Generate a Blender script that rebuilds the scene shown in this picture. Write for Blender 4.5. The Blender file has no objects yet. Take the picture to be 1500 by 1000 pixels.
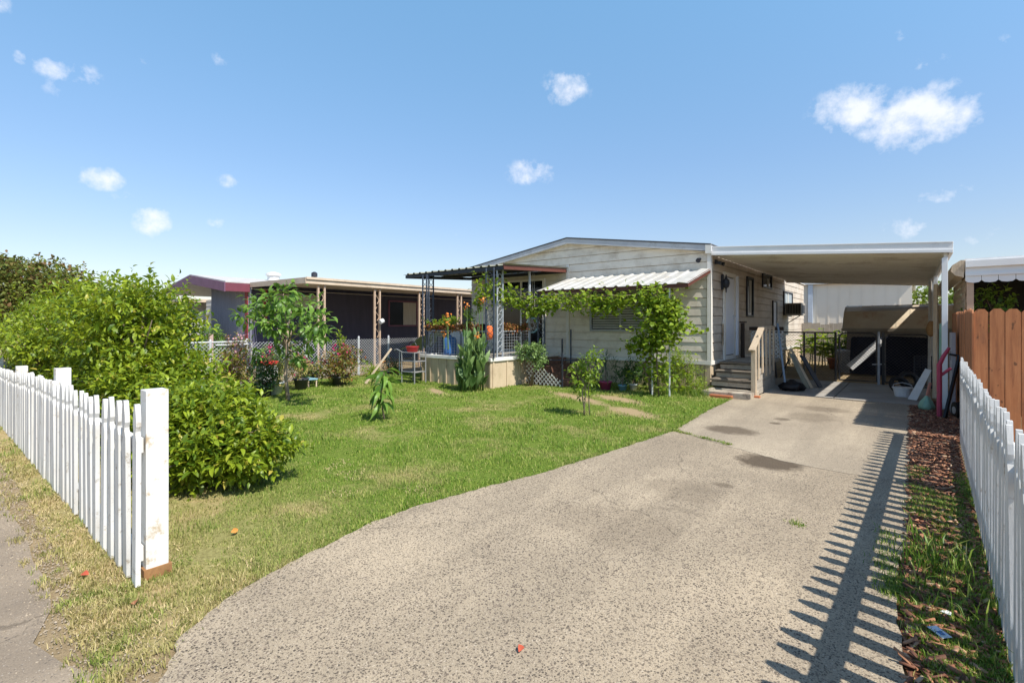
import bpy, math, random
import numpy as np
from mathutils import Vector, Matrix

R = random.Random(7)
rng = np.random.default_rng(11)
C = bpy.context.scene.collection
scene = bpy.context.scene
PI = math.pi
rad = math.radians

# ------------------------------------------------------------------ survey of the lot
# lot frame: x along the street (right +), y into the lot, z up; the camera stands at the origin, 1.5 m up
TH = rad(39.3)
CS, SN = math.cos(TH), math.sin(TH)
FOC, HZ, CH = 715.0, 474.0, 1.5


def ray(px):
    c = (px - 750) / FOC
    return c * CS - SN, c * SN + CS


def G(px, py, z=0.0):
    t = (CH - z) * FOC / (py - HZ)
    d = ray(px)
    return Vector((d[0] * t, d[1] * t, z))


# ------------------------------------------------------------------ mesh helpers
class MB:
    def __init__(self):
        self.v = []
        self.f = []

    def add(self, vs, fs):
        b = len(self.v)
        self.v += [tuple(p) for p in vs]
        self.f += [tuple(i + b for i in q) for q in fs]
        return self

    def box(self, x0, x1, y0, y1, z0, z1):
        return self.add([(x0, y0, z0), (x1, y0, z0), (x1, y1, z0), (x0, y1, z0), (x0, y0, z1), (x1, y0, z1), (x1, y1, z1), (x0, y1, z1)],
                        [(0, 3, 2, 1), (4, 5, 6, 7), (0, 1, 5, 4), (1, 2, 6, 5), (2, 3, 7, 6), (3, 0, 4, 7)])

    def bar(self, p, q, w, h=None, up=(0, 0, 1)):
        h = w if h is None else h
        p, q = Vector(p), Vector(q)
        d = (q - p).normalized()
        u = Vector(up)
        s = d.cross(u)
        if s.length < 1e-4:
            s = d.cross(Vector((0, 1, 0)))
        s.normalize()
        u = s.cross(d).normalized()
        vs = []
        for e in (p, q):
            for a, b in ((-1, -1), (1, -1), (1, 1), (-1, 1)):
                vs.append(e + s * (a * w / 2) + u * (b * h / 2))
        return self.add(vs, [(0, 1, 2, 3), (7, 6, 5, 4), (0, 4, 5, 1), (1, 5, 6, 2), (2, 6, 7, 3), (3, 7, 4, 0)])

    def tube(self, pts, r, n=7, cap=True):
        pts = [Vector(p) for p in pts]
        if not hasattr(r, '__len__'):
            r = [r] * len(pts)
        vs, fs = [], []
        ref = None
        for i, p in enumerate(pts):
            d = (pts[min(i + 1, len(pts) - 1)] - pts[max(i - 1, 0)])
            d = d.normalized() if d.length > 1e-9 else Vector((0, 0, 1))
            if ref is None:
                ref = d.orthogonal().normalized()
            ref = (ref - d * ref.dot(d))
            ref = ref.normalized() if ref.length > 1e-6 else d.orthogonal().normalized()
            b = d.cross(ref)
            for k in range(n):
                a = 2 * PI * k / n
                vs.append(p + (ref * math.cos(a) + b * math.sin(a)) * r[i])
        m = len(pts)
        for i in range(m - 1):
            for k in range(n):
                k2 = (k + 1) % n
                fs.append((i * n + k, i * n + k2, (i + 1) * n + k2, (i + 1) * n + k))
        if cap:
            fs.append(tuple(range(n - 1, -1, -1)))
            fs.append(tuple((m - 1) * n + k for k in range(n)))
        return self.add(vs, fs)

    def prism(self, outline, vec):
        n = len(outline)
        o = [Vector(p) for p in outline]
        vec = Vector(vec)
        vs = o + [p + vec for p in o]
        fs = [tuple(range(n - 1, -1, -1)), tuple(range(n, 2 * n))]
        fs += [(i, (i + 1) % n, n + (i + 1) % n, n + i) for i in range(n)]
        return self.add(vs, fs)

    def lathe(self, prof, c=(0, 0, 0), n=18):
        vs, fs = [], []
        for r, z in prof:
            for k in range(n):
                a = 2 * PI * k / n
                vs.append((c[0] + r * math.cos(a), c[1] + r * math.sin(a), c[2] + z))
        for i in range(len(prof) - 1):
            for k in range(n):
                k2 = (k + 1) % n
                fs.append((i * n + k, i * n + k2, (i + 1) * n + k2, (i + 1) * n + k))
        fs.append(tuple(range(n - 1, -1, -1)))
        fs.append(tuple((len(prof) - 1) * n + k for k in range(n)))
        return self.add(vs, fs)

    def quad(self, a, b, c, d):
        return self.add([a, b, c, d], [(0, 1, 2, 3)])

    def build(self, name, mat, parent=None, smooth=False, bevel=0):
        me = bpy.data.meshes.new(name)
        off = Vector((0, 0, 0))
        p = parent
        while p is not None:
            off += p.location
            p = p.parent
        me.from_pydata([(a - off.x, b - off.y, c - off.z) for a, b, c in self.v], [], self.f)
        return link(name, me, mat, parent, smooth, bevel)


def link(name, me, mat, parent=None, smooth=False, bevel=0):
    if mat is not None and not me.materials:
        me.materials.append(mat)
    if smooth:
        me.polygons.foreach_set('use_smooth', [True] * len(me.polygons))
    me.update()
    o = bpy.data.objects.new(name, me)
    C.objects.link(o)
    o.parent = parent
    if bevel:
        b = o.modifiers.new('bevel', 'BEVEL')
        b.width = bevel
        b.segments = 2
        b.limit_method = 'ANGLE'
    return o


def tag(o, label, cat, group=None):
    o['label'] = label
    o['category'] = cat
    if group:
        o['group'] = group
    return o


def thing(name, label, cat, loc=(0, 0, 0), group=None):
    o = bpy.data.objects.new(name, None)
    C.objects.link(o)
    o.location = loc
    o.empty_display_size = .2
    return tag(o, label, cat, group)


def kind(o, k):
    o['kind'] = k
    return o


def fastmesh(name, V, faces_n, idx, mat, parent=None, smooth=False):
    """V (n,3) float array in world coordinates; faces all with faces_n corners, idx flat"""
    me = bpy.data.meshes.new(name)
    off = Vector((0, 0, 0))
    p = parent
    while p is not None:
        off += p.location
        p = p.parent
    V = V - np.array(off)[None, :]
    nf = len(idx) // faces_n
    me.vertices.add(len(V))
    me.vertices.foreach_set('co', V.astype(np.float32).ravel())
    me.loops.add(len(idx))
    me.loops.foreach_set('vertex_index', idx.astype(np.int32))
    me.polygons.add(nf)
    me.polygons.foreach_set('loop_start', np.arange(nf, dtype=np.int32) * faces_n)
    me.polygons.foreach_set('loop_total', np.full(nf, faces_n, dtype=np.int32))
    me.update(calc_edges=True)
    return link(name, me, mat, parent, smooth)


def unit(a):
    return a / np.maximum(np.linalg.norm(a, axis=1, keepdims=True), 1e-9)


def leaves(P, D, L, W, fold=.25, droop=.15, twist=None):
    """folded, drooping leaf blades: 7 vertices, 6 triangles each"""
    n = len(P)
    D = unit(D)
    up = np.tile(np.array([[0, 0, 1.0]]), (n, 1)) + rng.normal(0, .35, (n, 3))
    S = unit(np.cross(D, up))
    N = unit(np.cross(S, D))
    L = L[:, None]
    W = W[:, None]
    b = P
    m = P + D * L * .42 + N * L * .05
    e = P + D * L * .8 - N * L * droop * .4
    t = P + D * L - N * L * droop
    l = P + D * L * .36 + S * W * .5 + N * W * fold
    r = P + D * L * .36 - S * W * .5 + N * W * fold
    l2 = P + D * L * .72 + S * W * .36 + N * (W * fold * .7 - L * droop * .3)
    r2 = P + D * L * .72 - S * W * .36 + N * (W * fold * .7 - L * droop * .3)
    V = np.stack([b, m, e, t, l, r, l2, r2], 1).reshape(-1, 3)
    base = (np.arange(n) * 8)[:, None]
    tri = np.array([0, 1, 4, 1, 6, 4, 1, 2, 6, 2, 3, 6, 0, 5, 1, 1, 5, 7, 1, 7, 2, 2, 7, 3])[None, :]
    return V, (base + tri).ravel()


def shoots(bases, dirs, lens, per, L, W, spread=.9, jitter=.25, **kw):
    """leaves set spirally along each shoot"""
    n = len(bases)
    dirs = unit(dirs)
    a = unit(np.cross(dirs, rng.normal(0, 1, (n, 3))))
    b = np.cross(dirs, a)
    P, D, LL, WW = [], [], [], []
    ph = rng.uniform(0, 6.28, n)
    for k in range(per):
        s = (k + .6) / per
        ang = ph + k * 2.4
        radial = a * np.cos(ang)[:, None] + b * np.sin(ang)[:, None]
        P.append(bases + dirs * (lens * s)[:, None])
        D.append(dirs * (.35 + .5 * s) + radial * spread + rng.normal(0, jitter, (n, 3)))
        sc = rng.uniform(.5, 1.22, n) * (1 - .25 * s)
        LL.append(L * sc)
        WW.append(W * sc)
    return leaves(np.concatenate(P), np.concatenate(D), np.concatenate(LL), np.concatenate(WW), **kw)


def vnoise(x, y, seed=0):
    xi = np.floor(x).astype(int)
    yi = np.floor(y).astype(int)
    xf = x - xi
    yf = y - yi
    u = xf * xf * (3 - 2 * xf)
    v = yf * yf * (3 - 2 * yf)

    def h(a, b):
        k = (a * 374761393 + b * 668265263 + seed * 974711) & 0x7fffffff
        k = ((k ^ (k >> 13)) * 1274126177) & 0x7fffffff
        return (k & 0xffff) / 65535.0
    return (h(xi, yi) * (1 - u) + h(xi + 1, yi) * u) * (1 - v) + (h(xi, yi + 1) * (1 - u) + h(xi + 1, yi + 1) * u) * v


def in_poly(x, y, poly):
    ins = np.zeros(len(x), bool)
    n = len(poly)
    for i in range(n):
        x0, y0 = poly[i]
        x1, y1 = poly[(i + 1) % n]
        c = ((y0 > y) != (y1 > y))
        xx = (x1 - x0) * (y - y0) / ((y1 - y0) if y1 != y0 else 1e-9) + x0
        ins ^= c & (x < xx)
    return ins


# ------------------------------------------------------------------ materials
def node_mat(name):
    m = bpy.data.materials.new(name)
    m.use_nodes = True
    nt = m.node_tree
    return m, nt, nt.nodes, nt.links, nt.nodes['Principled BSDF']


def rgb(c):
    return (c[0], c[1], c[2], 1)


def noise(nt, vec, scale, detail=5, rough=.6):
    n = nt.nodes.new('ShaderNodeTexNoise')
    n.inputs['Scale'].default_value = scale
    n.inputs['Detail'].default_value = detail
    n.inputs['Roughness'].default_value = rough
    if vec is not None:
        nt.links.new(vec, n.inputs['Vector'])
    return n.outputs['Fac']


def ramp(nt, fac, stops):
    r = nt.nodes.new('ShaderNodeValToRGB')
    e = r.color_ramp.elements
    while len(e) < len(stops):
        e.new(.5)
    for i, (p, c) in enumerate(stops):
        e[i].position = p
        e[i].color = rgb(c) if hasattr(c, '__len__') else (c, c, c, 1)
    nt.links.new(fac, r.inputs['Fac'])
    return r.outputs['Color']


def mixc(nt, fac, a, b, mode='MIX'):
    m = nt.nodes.new('ShaderNodeMix')
    m.data_type = 'RGBA'
    m.blend_type = mode
    for val, sock in ((fac, 'Factor'), (a, 'A'), (b, 'B')):
        s = [i for i in m.inputs if i.name == sock and (i.type == ('VALUE' if sock == 'Factor' else 'RGBA'))][0]
        if hasattr(val, 'is_linked'):
            nt.links.new(val, s)
        elif sock == 'Factor':
            s.default_value = val
        else:
            s.default_value = rgb(val)
    return [o for o in m.outputs if o.type == 'RGBA'][0]


def mth(nt, op, a, b=None, c=None, clamp=False):
    m = nt.nodes.new('ShaderNodeMath')
    m.operation = op
    m.use_clamp = clamp
    for i, v in enumerate((a, b, c)):
        if v is None:
            continue
        if hasattr(v, 'is_linked'):
            nt.links.new(v, m.inputs[i])
        else:
            m.inputs[i].default_value = v
    return m.outputs[0]


def coord(nt, stretch=(1, 1, 1), kind_='Object'):
    if kind_ == 'World':
        o = nt.nodes.new('ShaderNodeNewGeometry').outputs['Position']
    else:
        o = nt.nodes.new('ShaderNodeTexCoord').outputs[kind_]
    mp = nt.nodes.new('ShaderNodeMapping')
    mp.inputs['Scale'].default_value = stretch
    nt.links.new(o, mp.inputs['Vector'])
    return mp.outputs['Vector']


def bump(nt, height, strength, dist, bsdf):
    b = nt.nodes.new('ShaderNodeBump')
    b.inputs['Strength'].default_value = strength
    b.inputs['Distance'].default_value = dist
    nt.links.new(height, b.inputs['Height'])
    nt.links.new(b.outputs['Normal'], bsdf.inputs['Normal'])


def pm(name, c1, c2=None, scale=6, rough=.6, metal=0, spec=.35, stretch=(1, 1, 1), bumps=.15, bscale=60, dirt=None, dscale=2.2,
       damt=(.55, .75), objrand=0, space='World', bdist=.004):
    m, nt, N, L, B = node_mat(name)
    if c2 is None:
        c2 = tuple(x * .78 for x in c1)
    v = coord(nt, stretch, space)
    col = ramp(nt, noise(nt, v, scale), [(.3, c2), (.7, c1)])
    if dirt:
        mask = ramp(nt, noise(nt, coord(nt, (1, 1, 1), space), dscale, 8, .7), [(damt[0], 0.0), (damt[1], 1.0)])
        col = mixc(nt, mask, col, dirt)
    if objrand:
        oi = N.new('ShaderNodeObjectInfo')
        f = mth(nt, 'MULTIPLY_ADD', oi.outputs['Random'], 2 * objrand, 1 - objrand)
        hs = N.new('ShaderNodeHueSaturation')
        L.new(f, hs.inputs['Value'])
        L.new(col, hs.inputs['Color'])
        col = hs.outputs['Color']
    L.new(col, B.inputs['Base Color'])
    B.inputs['Roughness'].default_value = rough
    B.inputs['Metallic'].default_value = metal
    B.inputs['Specular IOR Level'].default_value = spec
    if bumps:
        bump(nt, noise(nt, v, bscale, 6, .65), bumps, bdist, B)
    return m


def leafm(name, dark, light, trans, rough=.42, spec=.35, tw=.38, third=None, t3=.8):
    m, nt, N, L, B = node_mat(name)
    g = N.new('ShaderNodeNewGeometry')
    stops = [(.0, dark), (.75, light)]
    if third:
        stops = [(.0, dark), (t3 - .05, light), (t3, third), (1.0, third)]
    col = ramp(nt, g.outputs['Random Per Island'], stops)
    L.new(col, B.inputs['Base Color'])
    B.inputs['Roughness'].default_value = rough
    B.inputs['Specular IOR Level'].default_value = spec
    t = N.new('ShaderNodeBsdfTranslucent')
    tc = mixc(nt, .55, col, trans)
    L.new(tc, t.inputs['Color'])
    mx = N.new('ShaderNodeMixShader')
    mx.inputs['Fac'].default_value = tw
    L.new(B.outputs[0], mx.inputs[1])
    L.new(t.outputs[0], mx.inputs[2])
    L.new(mx.outputs[0], N['Material Output'].inputs['Surface'])
    return m


def glassm(name, tint=(.02, .025, .03), through=.5, rough=.03):
    m, nt, N, L, B = node_mat(name)
    B.inputs['Base Color'].default_value = rgb(tint)
    B.inputs['Roughness'].default_value = rough
    B.inputs['Specular IOR Level'].default_value = .5
    t = N.new('ShaderNodeBsdfTransparent')
    mx = N.new('ShaderNodeMixShader')
    mx.inputs['Fac'].default_value = through
    L.new(B.outputs[0], mx.inputs[1])
    L.new(t.outputs[0], mx.inputs[2])
    L.new(mx.outputs[0], N['Material Output'].inputs['Surface'])
    return m


M = {}
M['white_paint'] = pm('white_paint', (.69, .68, .66), (.57, .555, .53), 5, .5, dirt=(.36, .32, .27), dscale=13, damt=(.58, .68), stretch=(3, 3, .6), bumps=.35, bscale=30, objrand=.09)
M['white_post'] = pm('white_post', (.72, .71, .69), (.65, .64, .61), 4, .45, dirt=(.46, .36, .24), dscale=9, damt=(.55, .66), stretch=(4, 4, .5), bumps=.35, bscale=25)
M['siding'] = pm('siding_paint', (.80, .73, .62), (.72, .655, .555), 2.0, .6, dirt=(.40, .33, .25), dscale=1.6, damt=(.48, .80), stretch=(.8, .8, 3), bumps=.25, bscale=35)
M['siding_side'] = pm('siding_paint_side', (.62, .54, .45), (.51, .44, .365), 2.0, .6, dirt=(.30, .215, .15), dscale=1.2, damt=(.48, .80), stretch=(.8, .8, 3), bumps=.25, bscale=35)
M['skirting'] = pm('skirting', (.58, .46, .32), (.47, .37, .25), 3, .75, dirt=(.30, .22, .14), dscale=2.5, damt=(.5, .8), stretch=(2, 2, .7), bumps=.3, bscale=40)
M['trim_white'] = pm('trim_white', (.78, .75, .70), (.70, .67, .61), 5, .5, dirt=(.45, .40, .33), dscale=4, damt=(.6, .8), bumps=.15)
M['metal_white'] = pm('metal_white', (.80, .80, .80), (.74, .74, .74), 3, .35, dirt=(.5, .46, .4), dscale=2, damt=(.62, .85), bumps=.05)
M['carport_under'] = pm('carport_under', (.78, .74, .69), (.70, .66, .61), 1.5, .45, dirt=(.30, .24, .19), dscale=.9, damt=(.5, .85), stretch=(.4, 3, 1), bumps=.05)
M['awning_white'] = pm('awning_white', (.52, .51, .485), (.42, .41, .38), 3, .5, dirt=(.30, .27, .22), dscale=3, damt=(.48, .78), stretch=(3, .6, 1), bumps=.05)
M['red_wood'] = pm('red_wood', (.15, .05, .035), (.08, .03, .022), 8, .6, stretch=(1, 6, 6), bumps=.2)
M['dark_metal'] = pm('dark_metal', (.035, .04, .055), (.02, .022, .03), 8, .45, bumps=.1)
M['green_corr'] = pm('green_corrugated', (.30, .30, .24), (.2, .2, .15), 4, .5, dirt=(.12, .1, .07), dscale=3, bumps=.1)
M['iron'] = pm('wrought_iron', (.07, .085, .12), (.04, .05, .07), 12, .45, bumps=.1)
M['iron_pale'] = pm('pale_iron', (.45, .47, .5), (.3, .32, .36), 10, .45, bumps=.1)
M['galv'] = pm('galvanised', (.62, .63, .65), (.5, .51, .53), 15, .38, metal=.25, bumps=.05)
M['rust_pipe'] = pm('dark_pipe', (.10, .09, .085), (.05, .045, .04), 15, .5, metal=.3, bumps=.1)
M['shingle'] = pm('shingle', (.10, .10, .11), (.06, .06, .065), 14, .9, bumps=.6, bscale=80)
M['concrete_step'] = pm('step_paint', (.55, .48, .39), (.36, .31, .25), 5, .8, dirt=(.16, .12, .09), dscale=5, damt=(.46, .66), bumps=.3)
M['step_wood'] = pm('step_wood', (.24, .20, .16), (.14, .115, .09), 6, .85, stretch=(1, 8, 8), bumps=.4, bscale=20, dirt=(.08, .06, .045), dscale=5)
M['old_wood'] = pm('weathered_wood', (.60, .49, .36), (.44, .34, .24), 5, .8, stretch=(8, 8, 1), bumps=.35, bscale=20, dirt=(.25, .18, .12), dscale=3, damt=(.55, .8), objrand=.12)
M['grey_wood'] = pm('grey_wood', (.42, .38, .33), (.30, .27, .23), 5, .8, stretch=(1, 1, 8), bumps=.35, bscale=20, dirt=(.2, .16, .12), dscale=3, damt=(.55, .8))
M['dark_wood'] = pm('dark_wood', (.06, .035, .022), (.03, .018, .012), 8, .6, bumps=.2)
M['brick'] = pm('brick_red', (.22, .11, .07), (.10, .05, .035), 9, .85, bumps=.5, bscale=25)
M['door_white'] = pm('door_white', (.74, .78, .88), (.68, .72, .82), 3, .45, bumps=.05)
M['black'] = pm('black_plastic', (.015, .015, .018), (.01, .01, .011), 8, .5, bumps=.05)
M['dark_inside'] = pm('dark_inside', (.02, .02, .022), (.012, .012, .014), 4, .8, bumps=0)
M['tarp'] = pm('dark_sheet', (.030, .034, .052), (.020, .023, .036), 3, .9, spec=.02, bumps=.3, bscale=8, bdist=.02)
M['shed'] = pm('shed_metal', (.36, .31, .24), (.28, .24, .19), 2, .55, dirt=(.22, .13, .08), dscale=1.5, damt=(.5, .75), bumps=.1)
M['shed_roof'] = pm('shed_roof', (.62, .53, .40), (.52, .43, .31), 2, .6, dirt=(.40, .22, .12), dscale=1.6, damt=(.56, .74), bumps=.2)
M['far_grey'] = pm('far_grey', (.78, .71, .61), (.73, .66, .56), .8, .6, bumps=0)
M['far_white'] = pm('far_white', (.74, .73, .71), (.68, .67, .65), 1, .6, bumps=0)
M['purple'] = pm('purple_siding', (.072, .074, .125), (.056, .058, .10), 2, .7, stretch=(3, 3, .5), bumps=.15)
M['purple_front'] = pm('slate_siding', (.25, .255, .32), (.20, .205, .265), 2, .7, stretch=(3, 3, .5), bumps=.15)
M['maroon'] = pm('maroon_trim', (.30, .045, .055), (.22, .035, .045), 4, .55, bumps=.1)
M['purple_trim'] = pm('purple_trim', (.22, .10, .17), (.17, .08, .13), 4, .55, bumps=.1)
M['tan_metal'] = pm('tan_metal', (.62, .50, .38), (.50, .39, .29), 3, .5, dirt=(.36, .26, .18), dscale=2, bumps=.1)
M['tan_post'] = pm('tan_post', (.55, .40, .29), (.45, .32, .23), 5, .55, bumps=.1)
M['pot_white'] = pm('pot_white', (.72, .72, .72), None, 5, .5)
M['pot_dark'] = pm('pot_dark', (.06, .06, .075), None, 5, .5)
M['pot_pink'] = pm('pot_pink', (.35, .05, .13), None, 5, .5)
M['pot_blue'] = pm('pot_blue', (.25, .45, .55), None, 5, .5)
M['terracotta'] = pm('terracotta', (.48, .16, .07), None, 5, .7)
M['soil'] = pm('soil', (.07, .05, .035), None, 20, .95, bumps=.8)
M['bark'] = pm('bark', (.24, .18, .13), (.13, .095, .07), 12, .9, stretch=(3, 3, .6), bumps=.6, bscale=40)
M['bark_pale'] = pm('pale_bark', (.40, .30, .22), (.26, .19, .14), 12, .9, stretch=(3, 3, .6), bumps=.5, bscale=40)
M['blue'] = pm('blue_plastic', (.05, .16, .42), None, 4, .4)
M['red'] = pm('red_plastic', (.55, .03, .035), None, 6, .4)
M['pink_red'] = pm('pink_paint', (.50, .06, .13), (.36, .05, .09), 9, .5, dirt=(.2, .08, .06), dscale=9)
M['orange'] = pm('orange_cloth', (.75, .16, .04), None, 8, .7)
M['green_bag'] = pm('green_plastic', (.28, .48, .36), None, 5, .4)
M['turq'] = pm('turquoise', (.10, .35, .42), (.5, .6, .62), 22, .4)
M['curtain'] = pm('curtain', (.55, .55, .53), (.42, .42, .40), 4, .8, stretch=(4, 4, .4))
M['blind'] = pm('blind', (.72, .71, .68), None, 4, .5)
M['tarp_white'] = pm('white_tarp', (.75, .73, .68), None, 4, .6, bumps=.5, bscale=12, bdist=.02)
M['cord'] = pm('cord', (.5, .47, .42), None, 10, .8)
M['mulch'] = None
M['glass'] = glassm('window_glass', (.03, .035, .04), .75)
M['glass_dark'] = glassm('dark_glass', (.006, .008, .010), .12, .06)

M['citrus'] = leafm('citrus_leaf', (.055, .12, .012), (.31, .39, .028), (.52, .60, .03), .40, .35, .32, third=(.44, .36, .07), t3=.988)
M['citrus_young'] = leafm('citrus_young_leaf', (.09, .16, .015), (.26, .36, .035), (.32, .45, .04), .38, .4, .36)
M['vine'] = leafm('vine_leaf', (.08, .16, .015), (.27, .37, .035), (.5, .6, .05), .5, .3, .42)
M['broad'] = leafm('broad_leaf', (.055, .13, .02), (.18, .31, .05), (.34, .5, .07), .4, .35, .35)
M['canna'] = leafm('canna_leaf', (.08, .16, .045), (.20, .30, .10), (.32, .46, .12), .42, .35, .3)
M['shade_leaf'] = leafm('shade_leaf', (.015, .05, .015), (.06, .13, .03), (.10, .22, .05), .4, .35, .3)
M['jade_leaf'] = leafm('jade_leaf', (.12, .21, .06), (.28, .40, .13), (.2, .35, .1), .4, .35, .25)
M['rusty_tree'] = leafm('rusty_tree_leaf', (.08, .12, .025), (.21, .24, .055), (.28, .27, .06), .6, .2, .35, third=(.20, .115, .05))
M['bougain'] = leafm('mixed_shrub_leaf', (.10, .14, .03), (.30, .27, .06), (.4, .35, .08), .5, .25, .35, third=(.36, .12, .07))
M['straw_leaf'] = leafm('straw_leaf', (.18, .19, .05), (.42, .35, .12), (.5, .42, .14), .6, .2, .3)
M['magenta'] = leafm('magenta_petal', (.45, .02, .10), (.62, .05, .20), (.7, .05, .2), .5, .2, .35)
M['pinkwhite'] = leafm('pink_petal', (.55, .28, .33), (.68, .42, .46), (.7, .4, .45), .5, .2, .35)
M['orange_petal'] = leafm('orange_petal', (.72, .17, .03), (.85, .38, .10), (.9, .35, .06), .5, .2, .35)
M['dried'] = leafm('dried_leaf', (.10, .05, .02), (.38, .22, .07), (.4, .25, .08), .7, .15, .25, third=(.22, .04, .02))
M['far_tree'] = leafm('far_tree_leaf', (.06, .11, .015), (.16, .23, .03), (.3, .4, .05), .6, .2, .35)

# ------------------------------------------------------------------ SETTING: ground sheets
DRIVE_L = [(-2.30, .40), (-2.36, .62), (-2.69, .80), (-2.87, 1.06), (-2.97, 1.40), (-3.05, 1.78), (-3.13, 2.2), (-3.12, 2.6), (-3.0, 3.3), (-2.84, 4.0), (-2.72, 5.0),
           (-2.62, 6.0), (-2.55, 6.67), (-2.62, 7.6), (-2.70, 8.6), (-2.72, 9.4), (-2.74, 10.2), (-2.46, 10.25), (-2.45, 11.60)]
DRIVE_R = [(.04, 11.60), (.02, 10.2), (.03, 8.8), (.0, 7.6), (-.02, 6.4), (.0, 5.2), (-.03, 4.4), (-.06, 3.9), (-.07, 3.5), (-.05, 3.1), (-.02, 2.7), (.0, 2.2), (.02, 1.4), (.05, .40)]
JOINT = 6.67


def smooth_line(pts, amp=.012, step=.06):
    out = []
    for (x0, y0), (x1, y1) in zip(pts, pts[1:]):
        n = max(2, int(math.hypot(x1 - x0, y1 - y0) / step))
        for k in range(n):
            s = k / n
            out.append((x0 + (x1 - x0) * s + R.uniform(-amp, amp), y0 + (y1 - y0) * s + R.uniform(-amp, amp)))
    out.append(pts[-1])
    return out


def sheet(name, poly, z, mat, thick=.0):
    m = MB()
    pts = [(x, y, z) for x, y in poly]
    if thick:
        m.prism([(x, y, z - thick) for x, y in poly], (0, 0, thick))
    else:
        m.add(pts, [tuple(range(len(pts)))])
    return kind(m.build(name, mat), 'structure')


# ground: dry soil
m, nt, N, L, B = node_mat('ground_soil')
v = coord(nt, (1, 1, 1), 'World')
c = ramp(nt, noise(nt, v, 1.3, 8, .7), [(.3, (.20, .15, .09)), (.55, (.33, .25, .15)), (.75, (.42, .33, .20))])
c = mixc(nt, ramp(nt, noise(nt, v, 60, 3), [(.4, .0), (.65, .5)]), c, (.16, .12, .07))
L.new(c, B.inputs['Base Color'])
B.inputs['Roughness'].default_value = .95
B.inputs['Specular IOR Level'].default_value = .1
bump(nt, noise(nt, v, 45, 8, .7), .7, .02, B)
M['ground'] = m
kind(MB().quad((-500, -500, -.009), (500, -500, -.009), (500, 500, -.009), (-500, 500, -.009)).build('ground', m), 'structure')

# lawn: thatch and soil under the blades
m, nt, N, L, B = node_mat('lawn_thatch')
v = coord(nt, (1, 1, 1), 'World')
big = noise(nt, v, 1.1, 6, .65)
fine = noise(nt, v, 38, 5, .7)
green = ramp(nt, fine, [(.3, (.07, .11, .016)), (.7, (.19, .25, .045))])
straw = ramp(nt, fine, [(.3, (.26, .19, .09)), (.7, (.50, .39, .21))])
sep = N.new('ShaderNodeSeparateXYZ')
L.new(v, sep.inputs[0])
near = mth(nt, 'MULTIPLY', mth(nt, 'SUBTRACT', 2.7, sep.outputs['Y']), .36, clamp=True)
dry = mth(nt, 'ADD', ramp(nt, big, [(.50, 0.0), (.70, .75)]), near, clamp=True)
lc = mixc(nt, dry, green, straw)
BARE = []
for (px, py, rx, ry, an) in [(925, 603, .58, .24, -.5), (845, 582, .9, .19, -.45), (905, 584, .7, .22, -.4),  (640, 573, .6, .12, -.5)]:
    gg = G(px, py)
    BARE.append((gg.x, gg.y, rx, ry, an))
    dx = mth(nt, 'SUBTRACT', sep.outputs['X'], gg.x)
    dy = mth(nt, 'SUBTRACT', sep.outputs['Y'], gg.y)
    uu = mth(nt, 'ADD', mth(nt, 'MULTIPLY', dx, math.cos(an) / rx), mth(nt, 'MULTIPLY', dy, math.sin(an) / rx))
    vv = mth(nt, 'ADD', mth(nt, 'MULTIPLY', dx, -math.sin(an) / ry), mth(nt, 'MULTIPLY', dy, math.cos(an) / ry))
    rr = mth(nt, 'SQRT', mth(nt, 'ADD', mth(nt, 'MULTIPLY', uu, uu), mth(nt, 'MULTIPLY', vv, vv)))
    rr = mth(nt, 'ADD', rr, mth(nt, 'MULTIPLY_ADD', noise(nt, v, 5, 5), 1.2, -.6))
    lc = mixc(nt, mth(nt, 'MULTIPLY', mth(nt, 'SUBTRACT', 1.45, rr), 1.3, clamp=True), lc, mixc(nt, fine, (.26, .19, .10), (.43, .33, .20)))
L.new(lc, B.inputs['Base Color'])
B.inputs['Roughness'].default_value = .95
B.inputs['Specular IOR Level'].default_value = .1
bump(nt, fine, .8, .02, B)
M['lawn'] = m
LAWN = [(-12.45, .58), (-9, .60), (-7.5, .57), (-6.2, .60), (-5, .58), (-3.9, .60), (-3.4, .50), (-3.15, .47), (-2.88, .54), (-2.66, .66)] + [p for p in DRIVE_L[2:] if p[1] < 10.22] + [(-2.74, 10.35), (-3.45, 10.5), (-3.49, 11.6), (-12.45, 11.6)]
sheet('lawn', smooth_line(LAWN, .015, .1), -.005, M['lawn'])

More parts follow.
